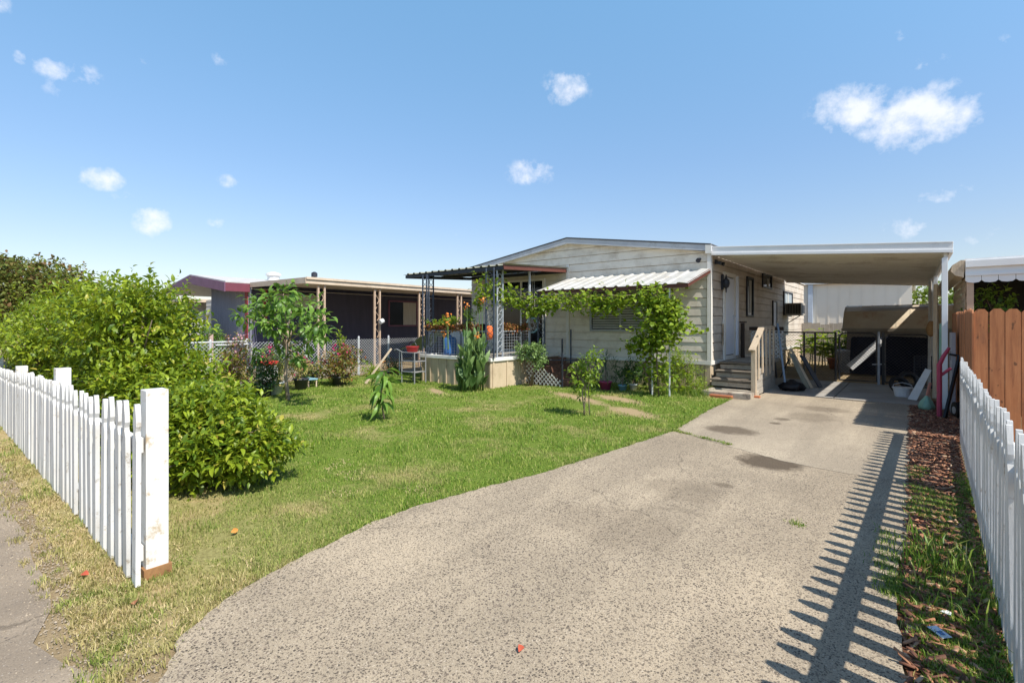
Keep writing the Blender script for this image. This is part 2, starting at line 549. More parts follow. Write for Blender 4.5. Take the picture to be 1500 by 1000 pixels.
# driveway near slab: exposed aggregate
def aggregate(name, peb, mortar_hi, mortar_lo, scale, cover, stains):
    m, nt, N, L, B = node_mat(name)
    v = coord(nt, (1, 1, 1), 'World')
    vo = N.new('ShaderNodeTexVoronoi')
    vo.inputs['Scale'].default_value = scale
    vo.inputs['Randomness'].default_value = 1
    dis = N.new('ShaderNodeVectorMath')
    dis.operation = 'MULTIPLY_ADD'
    nn = N.new('ShaderNodeTexNoise')
    nn.inputs['Scale'].default_value = scale * .9
    L.new(v, nn.inputs['Vector'])
    L.new(nn.outputs['Color'], dis.inputs[0])
    dis.inputs[1].default_value = (.012, .012, .012)
    L.new(v, dis.inputs[2])
    L.new(dis.outputs[0], vo.inputs['Vector'])
    sepc = N.new('ShaderNodeSeparateColor')
    L.new(vo.outputs['Color'], sepc.inputs[0])
    stone = ramp(nt, sepc.outputs['Red'], peb)
    big = noise(nt, v, .9, 6, .6)
    mort = ramp(nt, big, [(.38, mortar_lo), (.62, mortar_hi)])
    track = ramp(nt, noise(nt, coord(nt, (1.6, .25, 1), 'World'), 1.1, 4), [(.42, .55), (.6, 0.0)])
    mort = mixc(nt, track, mort, tuple(x * .72 for x in mortar_lo))
    mort = mixc(nt, ramp(nt, noise(nt, v, 130, 3), [(.35, .45), (.6, 0.0)]), mort, tuple(x * .6 for x in mortar_lo))
    # only some cells carry a stone, larger and smaller
    size = mth(nt, 'MULTIPLY_ADD', sepc.outputs['Green'], .30, cover)
    inside = mth(nt, 'MULTIPLY', mth(nt, 'SUBTRACT', size, vo.outputs['Distance']), 9.0, clamp=True)
    keep = mth(nt, 'GREATER_THAN', sepc.outputs['Blue'], .22)
    inside = mth(nt, 'MULTIPLY', inside, keep)
    wear = ramp(nt, noise(nt, v, 1.7, 5, .6), [(.35, 1.0), (.7, .55)])
    fac = mth(nt, 'MULTIPLY', inside, wear)
    vo2 = N.new('ShaderNodeTexVoronoi')
    vo2.inputs['Scale'].default_value = scale * 2.3
    L.new(dis.outputs[0], vo2.inputs['Vector'])
    sc2 = N.new('ShaderNodeSeparateColor')
    L.new(vo2.outputs['Color'], sc2.inputs[0])
    in2 = mth(nt, 'MULTIPLY', mth(nt, 'SUBTRACT', mth(nt, 'MULTIPLY_ADD', sc2.outputs['Green'], .3, cover), vo2.outputs['Distance']), 8.0, clamp=True)
    in2 = mth(nt, 'MULTIPLY', mth(nt, 'MULTIPLY', in2, mth(nt, 'GREATER_THAN', sc2.outputs['Blue'], .35)), .8)
    fine_st = ramp(nt, sc2.outputs['Red'], [(.0, (.06, .05, .045)), (.5, (.16, .13, .10)), (.8, (.36, .30, .23)), (1.0, (.62, .54, .44))])
    mort = mixc(nt, in2, mort, fine_st)
    col = mixc(nt, fac, mort, stone)
    for (sx, sy, rx, ry, am) in stains:
        p = N.new('ShaderNodeVectorMath')
        p.operation = 'SUBTRACT'
        L.new(v, p.inputs[0])
        p.inputs[1].default_value = (sx, sy, 0)
        q = N.new('ShaderNodeVectorMath')
        q.operation = 'MULTIPLY'
        L.new(p.outputs[0], q.inputs[0])
        q.inputs[1].default_value = (1 / rx, 1 / ry, 0)
        ln = N.new('ShaderNodeVectorMath')
        ln.operation = 'LENGTH'
        L.new(q.outputs[0], ln.inputs[0])
        e = mth(nt, 'MULTIPLY_ADD', noise(nt, v, 4.5, 5, .65), 1.1, -.55)
        d = mth(nt, 'ADD', ln.outputs['Value'], e)
        f = mth(nt, 'MULTIPLY', mth(nt, 'SUBTRACT', 1.15, d), 2.2, clamp=True)
        f = mth(nt, 'MULTIPLY', f, am)
        col = mixc(nt, f, col, (.085, .062, .042))
    vc = N.new('ShaderNodeTexVoronoi')
    vc.feature = 'DISTANCE_TO_EDGE'
    vc.inputs['Scale'].default_value = .38
    cdis = N.new('ShaderNodeVectorMath')
    cdis.operation = 'MULTIPLY_ADD'
    cn = N.new('ShaderNodeTexNoise')
    cn.inputs['Scale'].default_value = 2.2
    cn.inputs['Detail'].default_value = 7
    cn.inputs['Roughness'].default_value = .7
    L.new(v, cn.inputs['Vector'])
    L.new(cn.outputs['Color'], cdis.inputs[0])
    cdis.inputs[1].default_value = (.55, .55, 0)
    L.new(v, cdis.inputs[2])
    L.new(cdis.outputs[0], vc.inputs['Vector'])
    ck = mth(nt, 'MULTIPLY', mth(nt, 'SUBTRACT', .0035, vc.outputs['Distance']), 500, clamp=True)
    ck = mth(nt, 'MULTIPLY', ck, ramp(nt, noise(nt, v, .7, 3), [(.50, 0.0), (.58, .5)]))
    col = mixc(nt, ck, col, (.07, .055, .04))
    L.new(col, B.inputs['Base Color'])
    B.inputs['Roughness'].default_value = .85
    B.inputs['Specular IOR Level'].default_value = .25
    h = mth(nt, 'ADD', mth(nt, 'MULTIPLY', inside, 1.0), mth(nt, 'MULTIPLY', noise(nt, v, 90, 4), .5))
    bump(nt, h, .55, .006, B)
    return m


PEB = [(.0, (.04, .032, .028)), (.4, (.085, .066, .053)), (.7, (.15, .115, .09)), (.88, (.26, .20, .15)), (1.0, (.5, .42, .32))]
s1 = G(1128, 678)
s2 = G(1070, 631)
stains_a = [(s1.x, s1.y - .02, .33, .33, .9), (G(1000, 720).x, G(1000, 720).y, .35, .3, .25), (G(900, 770).x, G(900, 770).y, .5, .4, .22), (G(1060, 713).x, G(1060, 713).y, .1, .07, .5)]
stains_b = [(s2.x, s2.y, .36, .28, .75), (G(1145, 615).x, G(1145, 615).y, .12, .13, .6), (G(1190, 612).x, G(1190, 612).y, .35, .5, .35), (G(1135, 621).x, G(1135, 621).y, .09, .09, .7), (G(1205, 600).x, G(1205, 600).y, .4, .3, .4)]
M['agg'] = aggregate('exposed_aggregate', PEB, (.53, .43, .305), (.37, .30, .215), 90, .31, stains_a)
M['agg_far'] = aggregate('worn_concrete', PEB, (.48, .40, .295), (.38, .315, .235), 90, .20, stains_b)
li = [p for p in DRIVE_L if p[1] <= JOINT]
lf = [p for p in DRIVE_L if p[1] >= JOINT]
ri = [p for p in DRIVE_R if p[1] <= 6.0]
rf = [p for p in DRIVE_R if p[1] > 6.0]
JR = (-.01, 5.9)
jl = smooth_line([JR, (-.6, 5.85), (-1.1, 5.95), (-1.75, 6.25), (-2.2, 6.5), (-2.55, 6.66)], .012)
near_poly = smooth_line(li, .012) + jl[::-1][1:-1] + smooth_line([JR] + [p for p in ri if p[1] < 5.9], .012)
sheet('driveway', near_poly, .016, M['agg'], .04)
far_poly = smooth_line(lf, .012) + smooth_line(rf + [JR], .012) + [(x, y + .018) for x, y in jl[1:]]
sheet('driveway_far_slab', far_poly, .014, M['agg_far'], .04)

m = pm('slab_concrete', (.38, .355, .32), (.28, .26, .235), 1.6, .85, dirt=(.2, .17, .14), dscale=1.4, damt=(.5, .8), bumps=.3, bscale=50)
for i, (xa, xb, ya, yb) in enumerate([(-3.4, -1.22, 11.62, 12.9), (-1.2, .3, 11.62, 12.9), (-3.4, -1.22, 12.92, 14.95), (-1.2, .3, 12.92, 14.95)]):
    kind(MB().box(xa, xb, ya, yb, -.03, .018).build('carport_slab', m), 'structure')

# sidewalk along the street
M['walk'] = aggregate('sidewalk_asphalt', [(.0, (.07, .06, .055)), (.5, (.20, .17, .14)), (1.0, (.42, .36, .29))], (.36, .29, .215), (.255, .205, .155), 75, .12, [])
WALK = [(-60, -1.6), (12, -1.6), (12, .36), (.05, .38), (-2.25, .40), (-2.38, .60), (-2.62, .52), (-2.75, .47), (-2.92, .41), (-3.2, .35), (-3.5, .45), (-3.84, .49), (-4.3, .47), (-4.9, .50), (-5.6, .47), (-6.3, .49), (-7.5, .47), (-10, .5), (-60, .5)]
sheet('sidewalk', WALK, -.001, M['walk'])

# mulch bed on the right between the driveway and the picket fence
M['mulch'] = pm('mulch_base', (.17, .065, .03), (.09, .04, .022), 30, .95, bumps=.8, bscale=50, bdist=.02, dirt=(.20, .13, .06), dscale=3)
MULCH = DRIVE_R + [(.20, .4), (.30, 2), (.36, 4), (.46, 8.3), (.58, 8.6), (.58, 12.5), (.3, 12.5), (.3, 11.4)]
sheet('mulch_bed', smooth_line(MULCH[:14], .015) + MULCH[14:], .004, M['mulch'])

# ------------------------------------------------------------------ grass
def blades(X, Y, H, W, Z=0.0, lean=.5):
    n = len(X)
    a = rng.uniform(0, 6.283, n)
    l = rng.uniform(.1, 1, n) * lean
    dx, dy = np.cos(a) * l, np.sin(a) * l
    sx, sy = -np.sin(a + rng.normal(0, .5, n)), np.cos(a + rng.normal(0, .5, n))
    b = np.stack([X, Y, np.full(n, Z)], 1)
    s = np.stack([sx, sy, np.zeros(n)], 1) * (W * .5)[:, None]
    mid = b + np.stack([dx * H * .35, dy * H * .35, H * .6], 1)
    tip = b + np.stack([dx * H, dy * H, H * (1 - .25 * l)], 1)
    V = np.stack([b - s, b + s, mid + s * .75, mid - s * .75, tip], 1).reshape(-1, 3)
    base = (np.arange(n) * 5)[:, None]
    return V, (base + np.array([0, 1, 2, 0, 2, 3, 3, 2, 4])[None, :]).ravel()


m, nt, N, L, B = node_mat('grass_blade')
g = N.new('ShaderNodeNewGeometry')
v = coord(nt, (1, 1, 1), 'World')
gr = ramp(nt, g.outputs['Random Per Island'], [(.0, (.09, .185, .02)), (.5, (.19, .325, .036)), (.82, (.35, .42, .075)), (1.0, (.56, .50, .21))])
st = ramp(nt, g.outputs['Random Per Island'], [(.0, (.22, .23, .06)), (.4, (.42, .35, .14)), (1.0, (.64, .52, .28))])
sep = N.new('ShaderNodeSeparateXYZ')
L.new(v, sep.inputs[0])
near = mth(nt, 'MULTIPLY', mth(nt, 'SUBTRACT', 2.5, sep.outputs['Y']), .48, clamp=True)
pat = ramp(nt, noise(nt, v, 1.1, 6, .65), [(.50, 0.0), (.70, .7)])
dry = mth(nt, 'ADD', pat, mth(nt, 'MULTIPLY', near, ramp(nt, noise(nt, v, 3.3, 4), [(.36, .25), (.54, 1.0)])), clamp=True)
mid = noise(nt, v, 5.5, 5, .7)
gr = mixc(nt, ramp(nt, mid, [(.50, 0.0), (.68, .75)]), gr, mixc(nt, .6, gr, (.055, .12, .02)))
gr = mixc(nt, ramp(nt, mid, [(.32, .5), (.46, 0.0)]), gr, (.36, .37, .09))
col = mixc(nt, dry, gr, st)
L.new(col, B.inputs['Base Color'])
B.inputs['Roughness'].default_value = .6
B.inputs['Specular IOR Level'].default_value = .2
t = N.new('ShaderNodeBsdfTranslucent')
L.new(col, t.inputs['Color'])
mx = N.new('ShaderNodeMixShader')
mx.inputs['Fac'].default_value = .35
L.new(B.outputs[0], mx.inputs[1])
L.new(t.outputs[0], mx.inputs[2])
L.new(mx.outputs[0], N['Material Output'].inputs['Surface'])
M['grass'] = m


def cam_depth(x, y):
    return -SN * x + CS * y


lawn_poly = LAWN
XS, YS, HS, WS = [], [], [], []
n0 = 900000
x = rng.uniform(-12.4, -2.3, n0)
y = rng.uniform(.28, 11.3, n0)
dcam = np.hypot(x, y)
area = 10.1 * 11.02
dens_max = n0 / area
want = np.minimum(dens_max, 95000 / dcam ** 2)
keep = rng.uniform(0, 1, n0) < want / dens_max
x, y, dcam = x[keep], y[keep], dcam[keep]
k = in_poly(x, y, lawn_poly)
x, y, dcam = x[k], y[k], dcam[k]
th = vnoise(x * 1.7, y * 1.7, 3) * .5 + vnoise(x * 5, y * 5, 5) * .35 + vnoise(x * 14, y * 14, 7) * .3
pk = th > .30 + .19 * np.clip((1.7 - y) / 1.2, 0, 1)
for (bx, by, rx, ry, an) in BARE:
    ux = (x - bx) * math.cos(an) + (y - by) * math.sin(an)
    uy = -(x - bx) * math.sin(an) + (y - by) * math.cos(an)
    q = np.hypot(ux / rx, uy / ry) + rng.normal(0, .33 if by < 3 else .16, len(x)) + (th - .55) * (1.4 if by < 3 else .7)
    pk &= q > .95
x, y, dcam, th = x[pk], y[pk], dcam[pk], th[pk]
sc = np.maximum(1, dcam / 4.5)
H = (.011 + .028 * np.clip(th - .3, 0, .6) / .5) * rng.uniform(.6, 1.25, len(x)) * np.minimum(sc, 1.35)
W = .0042 * sc * rng.uniform(.7, 1.3, len(x))
V, I = blades(x, y, H, W, -.004, .9)
kind(fastmesh('lawn_grass', V, 3, I, M['grass']), 'stuff')


ns = 26000
x = rng.uniform(-9, -2.5, ns)
y = .42 + 2.6 * rng.uniform(0, 1, ns) ** 1.5
q = vnoise(x * 2.1, y * 2.1, 31) * .6 + vnoise(x * 6, y * 6, 33) * .4
k = in_poly(x, y, LAWN) & (q > .34 + .13 * y)
x, y = x[k], y[k]
V, I = blades(x, y, rng.uniform(.010, .026, len(x)), rng.uniform(.003, .006, len(x)), .004, 2.6)
g_ = pm('dry_straw', (.55, .45, .25), (.38, .29, .14), 30, .8, bumps=0)
kind(fastmesh('dry_straw', V, 3, I, g_), 'stuff')


def tufts(name, centres, mat, hmin, hmax, nb, spread, w=.006, lean=.8, z=.0, join=True):
    X, Y, HH = [], [], []
    for cx, cy in centres:
        n = max(4, int(nb * R.uniform(.6, 1.3)))
        X.append(rng.normal(cx, spread, n))
        Y.append(rng.normal(cy, spread, n))
        HH.append(rng.uniform(hmin, hmax, n))
    X, Y, HH = map(np.concatenate, (X, Y, HH))
    V, I = blades(X, Y, HH, np.full(len(X), w) * rng.uniform(.7, 1.3, len(X)), z, lean)
    return V, I


# edge tufts, weeds along the lawn edge, crack grass
cent = []
for (x0, y0), (x1, y1) in zip(DRIVE_L[2:-3], DRIVE_L[3:-2]):
    for k in range(int(math.hypot(x1 - x0, y1 - y0) / .035)):
        s = R.random()
        cent.append((x0 + (x1 - x0) * s - abs(R.gauss(0.01, .05)), y0 + (y1 - y0) * s + R.gauss(0, .02)))
for k in range(230):
    cent.append((R.uniform(-8, -2.6), R.uniform(.42, .85)))
for k in range(60):
    cent.append((R.uniform(-3.9, -2.75), R.uniform(.46, 1.0)))
for k in range(90):
    cent.append((R.uniform(-3.3, -2.5), R.uniform(.48, .74)))
V, I = tufts('edge', cent, None, .012, .045, 20, .024, .0045, 1.1)
kind(fastmesh('edge_grass', V, 3, I, M['grass']), 'stuff')
cent = []
for k in range(46):
    s = R.random() ** 1.4
    cent.append((-2.56 + s * .85, 6.68 - s * .36 + R.gauss(0, .012)))
V, I = tufts('crack', cent, None, .015, .045, 20, .018, .006, 1.0, .01)
kind(fastmesh('crack_grass', V, 3, I, M['grass']), 'stuff')
g1 = G(1165, 770)
V, I = tufts('weed', [(g1.x + R.gauss(0, .035), g1.y + R.gauss(0, .035)) for _ in range(9)], None, .01, .03, 14, .02, .005, 1.2, .014)
kind(fastmesh('driveway_weeds', V, 3, I, M['grass']), 'stuff')

# loose grit along the pavement edges
ng = 4200
x = rng.uniform(-8, -2.2, ng)
y = .50 + rng.normal(0, .09, ng) + np.where(x > -3, .06, 0)
rr = rng.uniform(.002, .007, ng)
oc = np.array([[1, 0, 0], [0, 1, 0], [-1, 0, 0], [0, -1, 0], [0, 0, .8]])
V = (np.stack([x, y, np.zeros(ng)], 1)[:, None, :] + oc[None] * rr[:, None, None] * rng.uniform(.6, 1.4, (ng, 5, 1))).reshape(-1, 3)
I = ((np.arange(ng) * 5)[:, None] + np.array([0, 1, 4, 1, 2, 4, 2, 3, 4, 3, 0, 4])[None]).ravel()
kind(fastmesh('gravel', V, 3, I, pm('grit', (.45, .37, .28), (.2, .16, .12), 60, .9, bumps=0)), 'stuff')

# right strip: grass clumps and red wood chips
def strip_x(y):
    return .30 + .021 * (y - 1.5)


cent = []
for k in range(1150):
    yy = R.uniform(1.5, 6.6)
    xx = R.uniform(-.15 if 3.3 < yy < 4.8 else .0, strip_x(yy) - .01)
    if float(vnoise(np.array([xx * 3.1]), np.array([yy * 1.5]), 21)[0]) > .31 + .12 * max(0, yy - 5.5) or xx > strip_x(yy) - .07:
        cent.append((xx, yy))
V, I = tufts('strip', cent, None, .02, .06, 34, .03, .005, .9)
m, nt, N, L, B = node_mat('strip_blade')
g = N.new('ShaderNodeNewGeometry')
col = ramp(nt, g.outputs['Random Per Island'], [(.0, (.07, .15, .012)), (.55, (.18, .31, .03)), (.85, (.34, .42, .07)), (1.0, (.55, .5, .2))])
L.new(col, B.inputs['Base Color'])
B.inputs['Roughness'].default_value = .5
t = N.new('ShaderNodeBsdfTranslucent')
L.new(col, t.inputs['Color'])
mx = N.new('ShaderNodeMixShader')
mx.inputs['Fac'].default_value = .4
L.new(B.outputs[0], mx.inputs[1])
L.new(t.outputs[0], mx.inputs[2])
L.new(mx.outputs[0], N['Material Output'].inputs['Surface'])
M['strip_grass'] = m
kind(fastmesh('strip_grass', V, 3, I, M['strip_grass']), 'stuff')
cent = [(R.gauss(.10, .06), R.gauss(4.0, .22)) for _ in range(30)] + [(R.uniform(.2, .33), R.uniform(3.0, 5.0)) for _ in range(14)]
V, I = tufts('long', cent, None, .07, .19, 9, .03, .008, 1.1)
kind(fastmesh('long_grass', V, 3, I, M['strip_grass']), 'stuff')

nc = 8200
cx = rng.uniform(-.03, .56, nc)
cy = rng.uniform(1.4, 11.4, nc)
ex = np.interp(cy, [p[1] for p in DRIVE_R[::-1]], [p[0] for p in DRIVE_R[::-1]])
k = ((cx < .28 + .021 * (cy - 1.5)) | (cy > 8.5)) & (cx > ex - .06)
cx, cy = cx[k], cy[k]
n = len(cx)
a = rng.uniform(0, 6.28, n)
ll = rng.uniform(.012, .038, n)
ww = rng.uniform(.004, .011, n)
tl = rng.normal(0, .25, n)
d = np.stack([np.cos(a), np.sin(a), tl], 1)
s = np.stack([-np.sin(a), np.cos(a), rng.normal(0, .3, n)], 1)
p = np.stack([cx, cy, rng.uniform(.008, .03, n)], 1)
up = np.array([[0, 0, .006]])
q = [p - d * ll[:, None] - s * ww[:, None], p + d * ll[:, None] - s * (ww * .6)[:, None], p + d * ll[:, None] + s * (ww * .6)[:, None], p - d * ll[:, None] + s * ww[:, None]]
V = np.stack(q + [e + up for e in q], 1).reshape(-1, 3)
I = ((np.arange(n) * 8)[:, None] + np.array([4, 5, 6, 7, 0, 1, 5, 4, 1, 2, 6, 5, 2, 3, 7, 6, 3, 0, 4, 7])[None, :]).ravel()
m, nt, N, L, B = node_mat('wood_chip')
g = N.new('ShaderNodeNewGeometry')
L.new(ramp(nt, g.outputs['Random Per Island'], [(.0, (.09, .04, .024)), (.5, (.24, .095, .05)), (.85, (.40, .19, .10)), (1.0, (.5, .37, .25))]), B.inputs['Base Color'])
B.inputs['Roughness'].default_value = .8
M['chip'] = m
kind(fastmesh('mulch', V, 4, I, m), 'stuff')

# ------------------------------------------------------------------ picket fences
def picket_mesh(name, w, t, h, mat, q=.62, hd=.92):
    hw = w / 2
    o = [(-hw, 0), (hw, 0), (hw, h - .235), (hw * .98, h - .205), (hw * q, h - .170), (hw * q, h - .155), (hw * hd, h - .125), (hw * hd * .93, h - .08), (hw * .34, h), (-hw * .34, h),
         (-hw * hd * .93, h - .08), (-hw * hd, h - .125), (-hw * q, h - .155), (-hw * q, h - .170), (-hw * .98, h - .205), (-hw, h - .235)]
    b = MB()
    b.prism([(x, t / 2, z) for x, z in o], (0, -t, 0))
    me = bpy.data.meshes.new(name)
    me.from_pydata(b.v, [], b.f)
    me.materials.append(mat)
    return me


fl = thing('picket_fence', 'white picket fence with uneven weathered pickets along the sidewalk in front of citrus bushes', 'fence', (-3.54, .80, 0))
me_p = picket_mesh('picket', .086, .024, 1.03, M['white_paint'], .56, .86)
x = -3.44
k = 0
while x > -13.5:
    o = bpy.data.objects.new('picket', me_p)
    C.objects.link(o)
    o.parent = fl
    tilt = R.gauss(0, .010)
    if k in (6, 7):
        tilt = -.045
    if k < 3:
        tilt = .004 * (k - 1)
    o.location = (x + 3.54, R.gauss(0, .004), .0 + R.uniform(-.012, .010))
    o.rotation_euler = (R.gauss(0, .003), tilt, R.gauss(0, .02))
    o.scale = (R.uniform(.93, 1.07), 1, R.uniform(.985, 1.02) * float(np.interp(-x, [3.4, 4.2, 5.6, 7.2, 8.6, 10], [1.0, .97, .945, .935, .86, .82])))
    x -= (.185 if x > -5.35 else .118) + R.gauss(0, .008)
    k += 1
for z, h in ((.785, .09), (.15, .09)):
    a = -3.50
    z0_ = z
    while a > -13:
        b = a - 2.92
        MB().bar((a, .832, z0_ - .10 * (z0_ > .5) * max(0, min(1, (-a - 5) / 4))), (b, .832, z0_ - .10 * (z0_ > .5) * max(0, min(1, (-b - 5) / 4))), .038, h).build('rail', M['white_paint'], fl, bevel=.003)
        a = b
for xx in (-3.54, -6.46, -9.38, -12.3):
    MB().box(xx - .057, xx + .057, .858, .972, 0, 1.105 + (0 if xx > -4 else (-.04 if xx > -7 else -.18))).build('post', M['white_post'], fl, bevel=.004)
tag(MB().box(-3.60, -3.47, .845, .985, -.03, .055).build('post_stub', pm('rotten_wood', (.36, .19, .08), (.18, .09, .04), 14, .9, bumps=.6)), 'rotten brown wooden stub at the foot of the white corner post', 'stub')

fr = thing('picket_fence', 'white picket fence with pointed heads in shade beside the mulch strip and driveway', 'fence', (.33, 2.93, 0))
me_p2 = picket_mesh('picket', .085, .02, 1.06, M['white_paint'])
ang = math.atan2(.0265, 1)
y = 1.3
while y < 8.28:
    o = bpy.data.objects.new('picket', me_p2)
    C.objects.link(o)
    o.parent = fr
    o.location = (.34 + (y - 2.93) * .0265 - .33, y - 2.93, R.uniform(-.012, .01))
    o.rotation_euler = (R.gauss(0, .006), R.gauss(0, .008), PI / 2 - ang + R.gauss(0, .012))
    o.scale = (R.uniform(.95, 1.05), 1, R.uniform(.985, 1.015))
    y += .158
def fxr(y):
    return .34 + (y - 2.93) * .0265


for z, h in ((.845, .10), (.16, .09)):
    MB().bar((fxr(1.3) + .031, 1.3, z), (fxr(8.28) + .031, 8.28, z), .04, h).build('rail', M['white_paint'], fr, bevel=.003)
for y in (3.4, 5.8):
    MB().box(fxr(y) + .054, fxr(y) + .14, y - .045, y + .045, 0, .78).build('post', M['white_paint'], fr, bevel=.004)
MB().box(fxr(8.33) - .01, fxr(8.33) + .06, 8.31, 8.38, 0, 1.02).build('post', M['white_paint'], fr, bevel=.004)

# ------------------------------------------------------------------ cedar fence on the right
m, nt, N, L, B = node_mat('cedar')
oi = N.new('ShaderNodeObjectInfo')
v = coord(nt, (9, 9, .7), 'World')
addv = N.new('ShaderNodeVectorMath')
addv.operation = 'ADD'
L.new(v, addv.inputs[0])
L.new(oi.outputs['Random'], addv.inputs[1])
sc = N.new('ShaderNodeVectorMath')
sc.operation = 'SCALE'
L.new(oi.outputs['Random'], sc.inputs[0])
sc.inputs['Scale'].default_value = 37
L.new(sc.outputs[0], addv.inputs[1])
gr = noise(nt, addv.outputs[0], 2.2, 7, .7)
c = ramp(nt, gr, [(.28, (.22, .072, .028)), (.5, (.40, .15, .058)), (.72, (.50, .21, .088))])
c = mixc(nt, ramp(nt, noise(nt, coord(nt, (1, 1, .6), 'World'), 5, 6), [(.55, 0.0), (.75, .5)]), c, (.22, .10, .05))
kv = N.new('ShaderNodeVectorMath')
kv.operation = 'MULTIPLY'
kv.inputs[1].default_value = (1, 1, .55)
L.new(coord(nt, (1, 1, 1), 'World'), kv.inputs[0])
kn = noise(nt, kv.outputs[0], 19, 2, .4)
c = mixc(nt, ramp(nt, kn, [(.66, 0.0), (.73, .8)]), c, (.11, .045, .02))
hs = N.new('ShaderNodeHueSaturation')
L.new(mth(nt, 'MULTIPLY_ADD', oi.outputs['Random'], .4, .8), hs.inputs['Value'])
L.new(c, hs.inputs['Color'])
L.new(hs.outputs[0], B.inputs['Base Color'])
B.inputs['Roughness'].default_value = .75
bump(nt, gr, .3, .004, B)
M['cedar'] = m
fc = thing('cedar_fence', 'tall reddish brown cedar board fence with dog eared tops behind the right picket fence', 'fence', (.62, 8.62, 0))
bw = .137
def board_mesh(h):
    b = MB()
    o = [(0, .0), (bw, .0), (bw, h - .045), (bw - .035, h), (.035, h), (0, h - .045)]
    b.prism([(x, .019, z) for x, z in o], (0, -.019, 0))
    me = bpy.data.meshes.new('board')
    me.from_pydata(b.v, [], b.f)
    me.materials.append(M['cedar'])
    return me


bm = board_mesh(1.69)
for k in range(17):
    o = bpy.data.objects.new('board', bm)
    C.objects.link(o)
    o.parent = fc
    o.location = (.0 + k * (bw + .006), R.gauss(0, .001), R.uniform(-.008, .008))
    o.rotation_euler = (0, R.gauss(0, .003), R.gauss(0, .004))
for k in range(28):
    o = bpy.data.objects.new('board', bm)
    C.objects.link(o)
    o.parent = fc
    o.location = (.0, .0 + k * (bw + .004), R.uniform(-.012, .012))
    o.rotation_euler = (0, R.gauss(0, .004), PI / 2 + R.gauss(0, .01))
for z in (.35, 1.3):
    MB().box(.70, 3.1, 8.645, 8.685, z, z + .09).build('rail', M['cedar'], fc)
    MB().box(.625, .665, 8.72, 12.7, z, z + .09).build('rail', M['cedar'], fc)

# ------------------------------------------------------------------ the mobile home
X0, X1, Y0, Y1, XR = -10.9, -3.49, 11.28, 23.5, -7.2
SL = .148
home = thing('mobile_home', 'cream lap sided mobile home with low gable roof and tan skirting behind the lawn', 'house', (XR, Y0, 0))


def under(x):
    return 3.68 - SL * abs(x - XR)


def lap_front(x0, x1, z0, z1, lap=.203, dep=.011, gable=False):
    b = MB()
    z = z0
    g = .014
    while z < z1 - .001:
        ze = min(z + lap, z1)
        xa0, xa1, xb0, xb1 = x0, x1, x0, x1
        if gable:
            hw0, hw1 = max(0, (3.70 - z) / SL), max(0, (3.70 - ze) / SL)
            xa0, xa1 = max(x0, XR - hw0), min(x1, XR + hw0)
            xb0, xb1 = max(x0, XR - hw1), min(x1, XR + hw1)
        n = 14
        for i in range(n):
            s0, s1 = i / n, (i + 1) / n
            w0 = dep + .004 * math.sin(s0 * 9 + z * 5)
            w1 = dep + .004 * math.sin(s1 * 9 + z * 5)
            A = (xa0 + (xa1 - xa0) * s0, Y0 - w0, z)
            Bq = (xa0 + (xa1 - xa0) * s1, Y0 - w1, z)
            Cq = (xb0 + (xb1 - xb0) * s1, Y0, ze - g)
            D = (xb0 + (xb1 - xb0) * s0, Y0, ze - g)
            b.quad(A, Bq, Cq, D)
            b.quad((A[0], Y0 + .03, z), (Bq[0], Y0 + .03, z), Bq, A)
            b.quad(D, Cq, (Cq[0], Y0 + .03, ze - g), (D[0], Y0 + .03, ze - g))
            b.quad((D[0], Y0 + .03, ze - g), (Cq[0], Y0 + .03, ze - g), (Cq[0], Y0 + .03, ze + .002), (D[0], Y0 + .03, ze + .002))
        z = ze
    return b


lap_front(X0, X1, .67, 3.70, gable=True).build('front_wall', M['siding'], home)


def lap_side(xw, y0, y1, z0, z1, lap=.203, dep=.011, sgn=1):
    b = MB()
    z = z0
    g = .014
    xi = xw - sgn * .03
    while z < z1 - .001:
        ze = min(z + lap, z1)
        n = 20
        for i in range(n):
            ya, yb = y0 + (y1 - y0) * i / n, y0 + (y1 - y0) * (i + 1) / n
            wa = dep + .004 * math.sin(ya * 1.9 + z * 4)
            wb = dep + .004 * math.sin(yb * 1.9 + z * 4)
            A, Bq = (xw + sgn * wa, ya, z), (xw + sgn * wb, yb, z)
            Cq, D = (xw, yb, ze - g), (xw, ya, ze - g)
            b.quad(A, Bq, Cq, D)
            b.quad((xi, ya, z), (xi, yb, z), Bq, A)
            b.quad(D, Cq, (xi, yb, ze - g), (xi, ya, ze - g))
            b.quad((xi, ya, ze - g), (xi, yb, ze - g), (xi, yb, ze + .002), (xi, ya, ze + .002))
        z = ze
    return b


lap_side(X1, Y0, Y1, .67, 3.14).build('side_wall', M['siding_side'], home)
lap_side(X0, Y0, Y1, .67, 3.14, sgn=-1).build('side_wall', M['siding'], home)
MB().quad((X0, Y1, .0), (X1, Y1, .0), (X1, Y1, 3.14), (X0, Y1, 3.14)).build('back_wall', M['siding'], home)
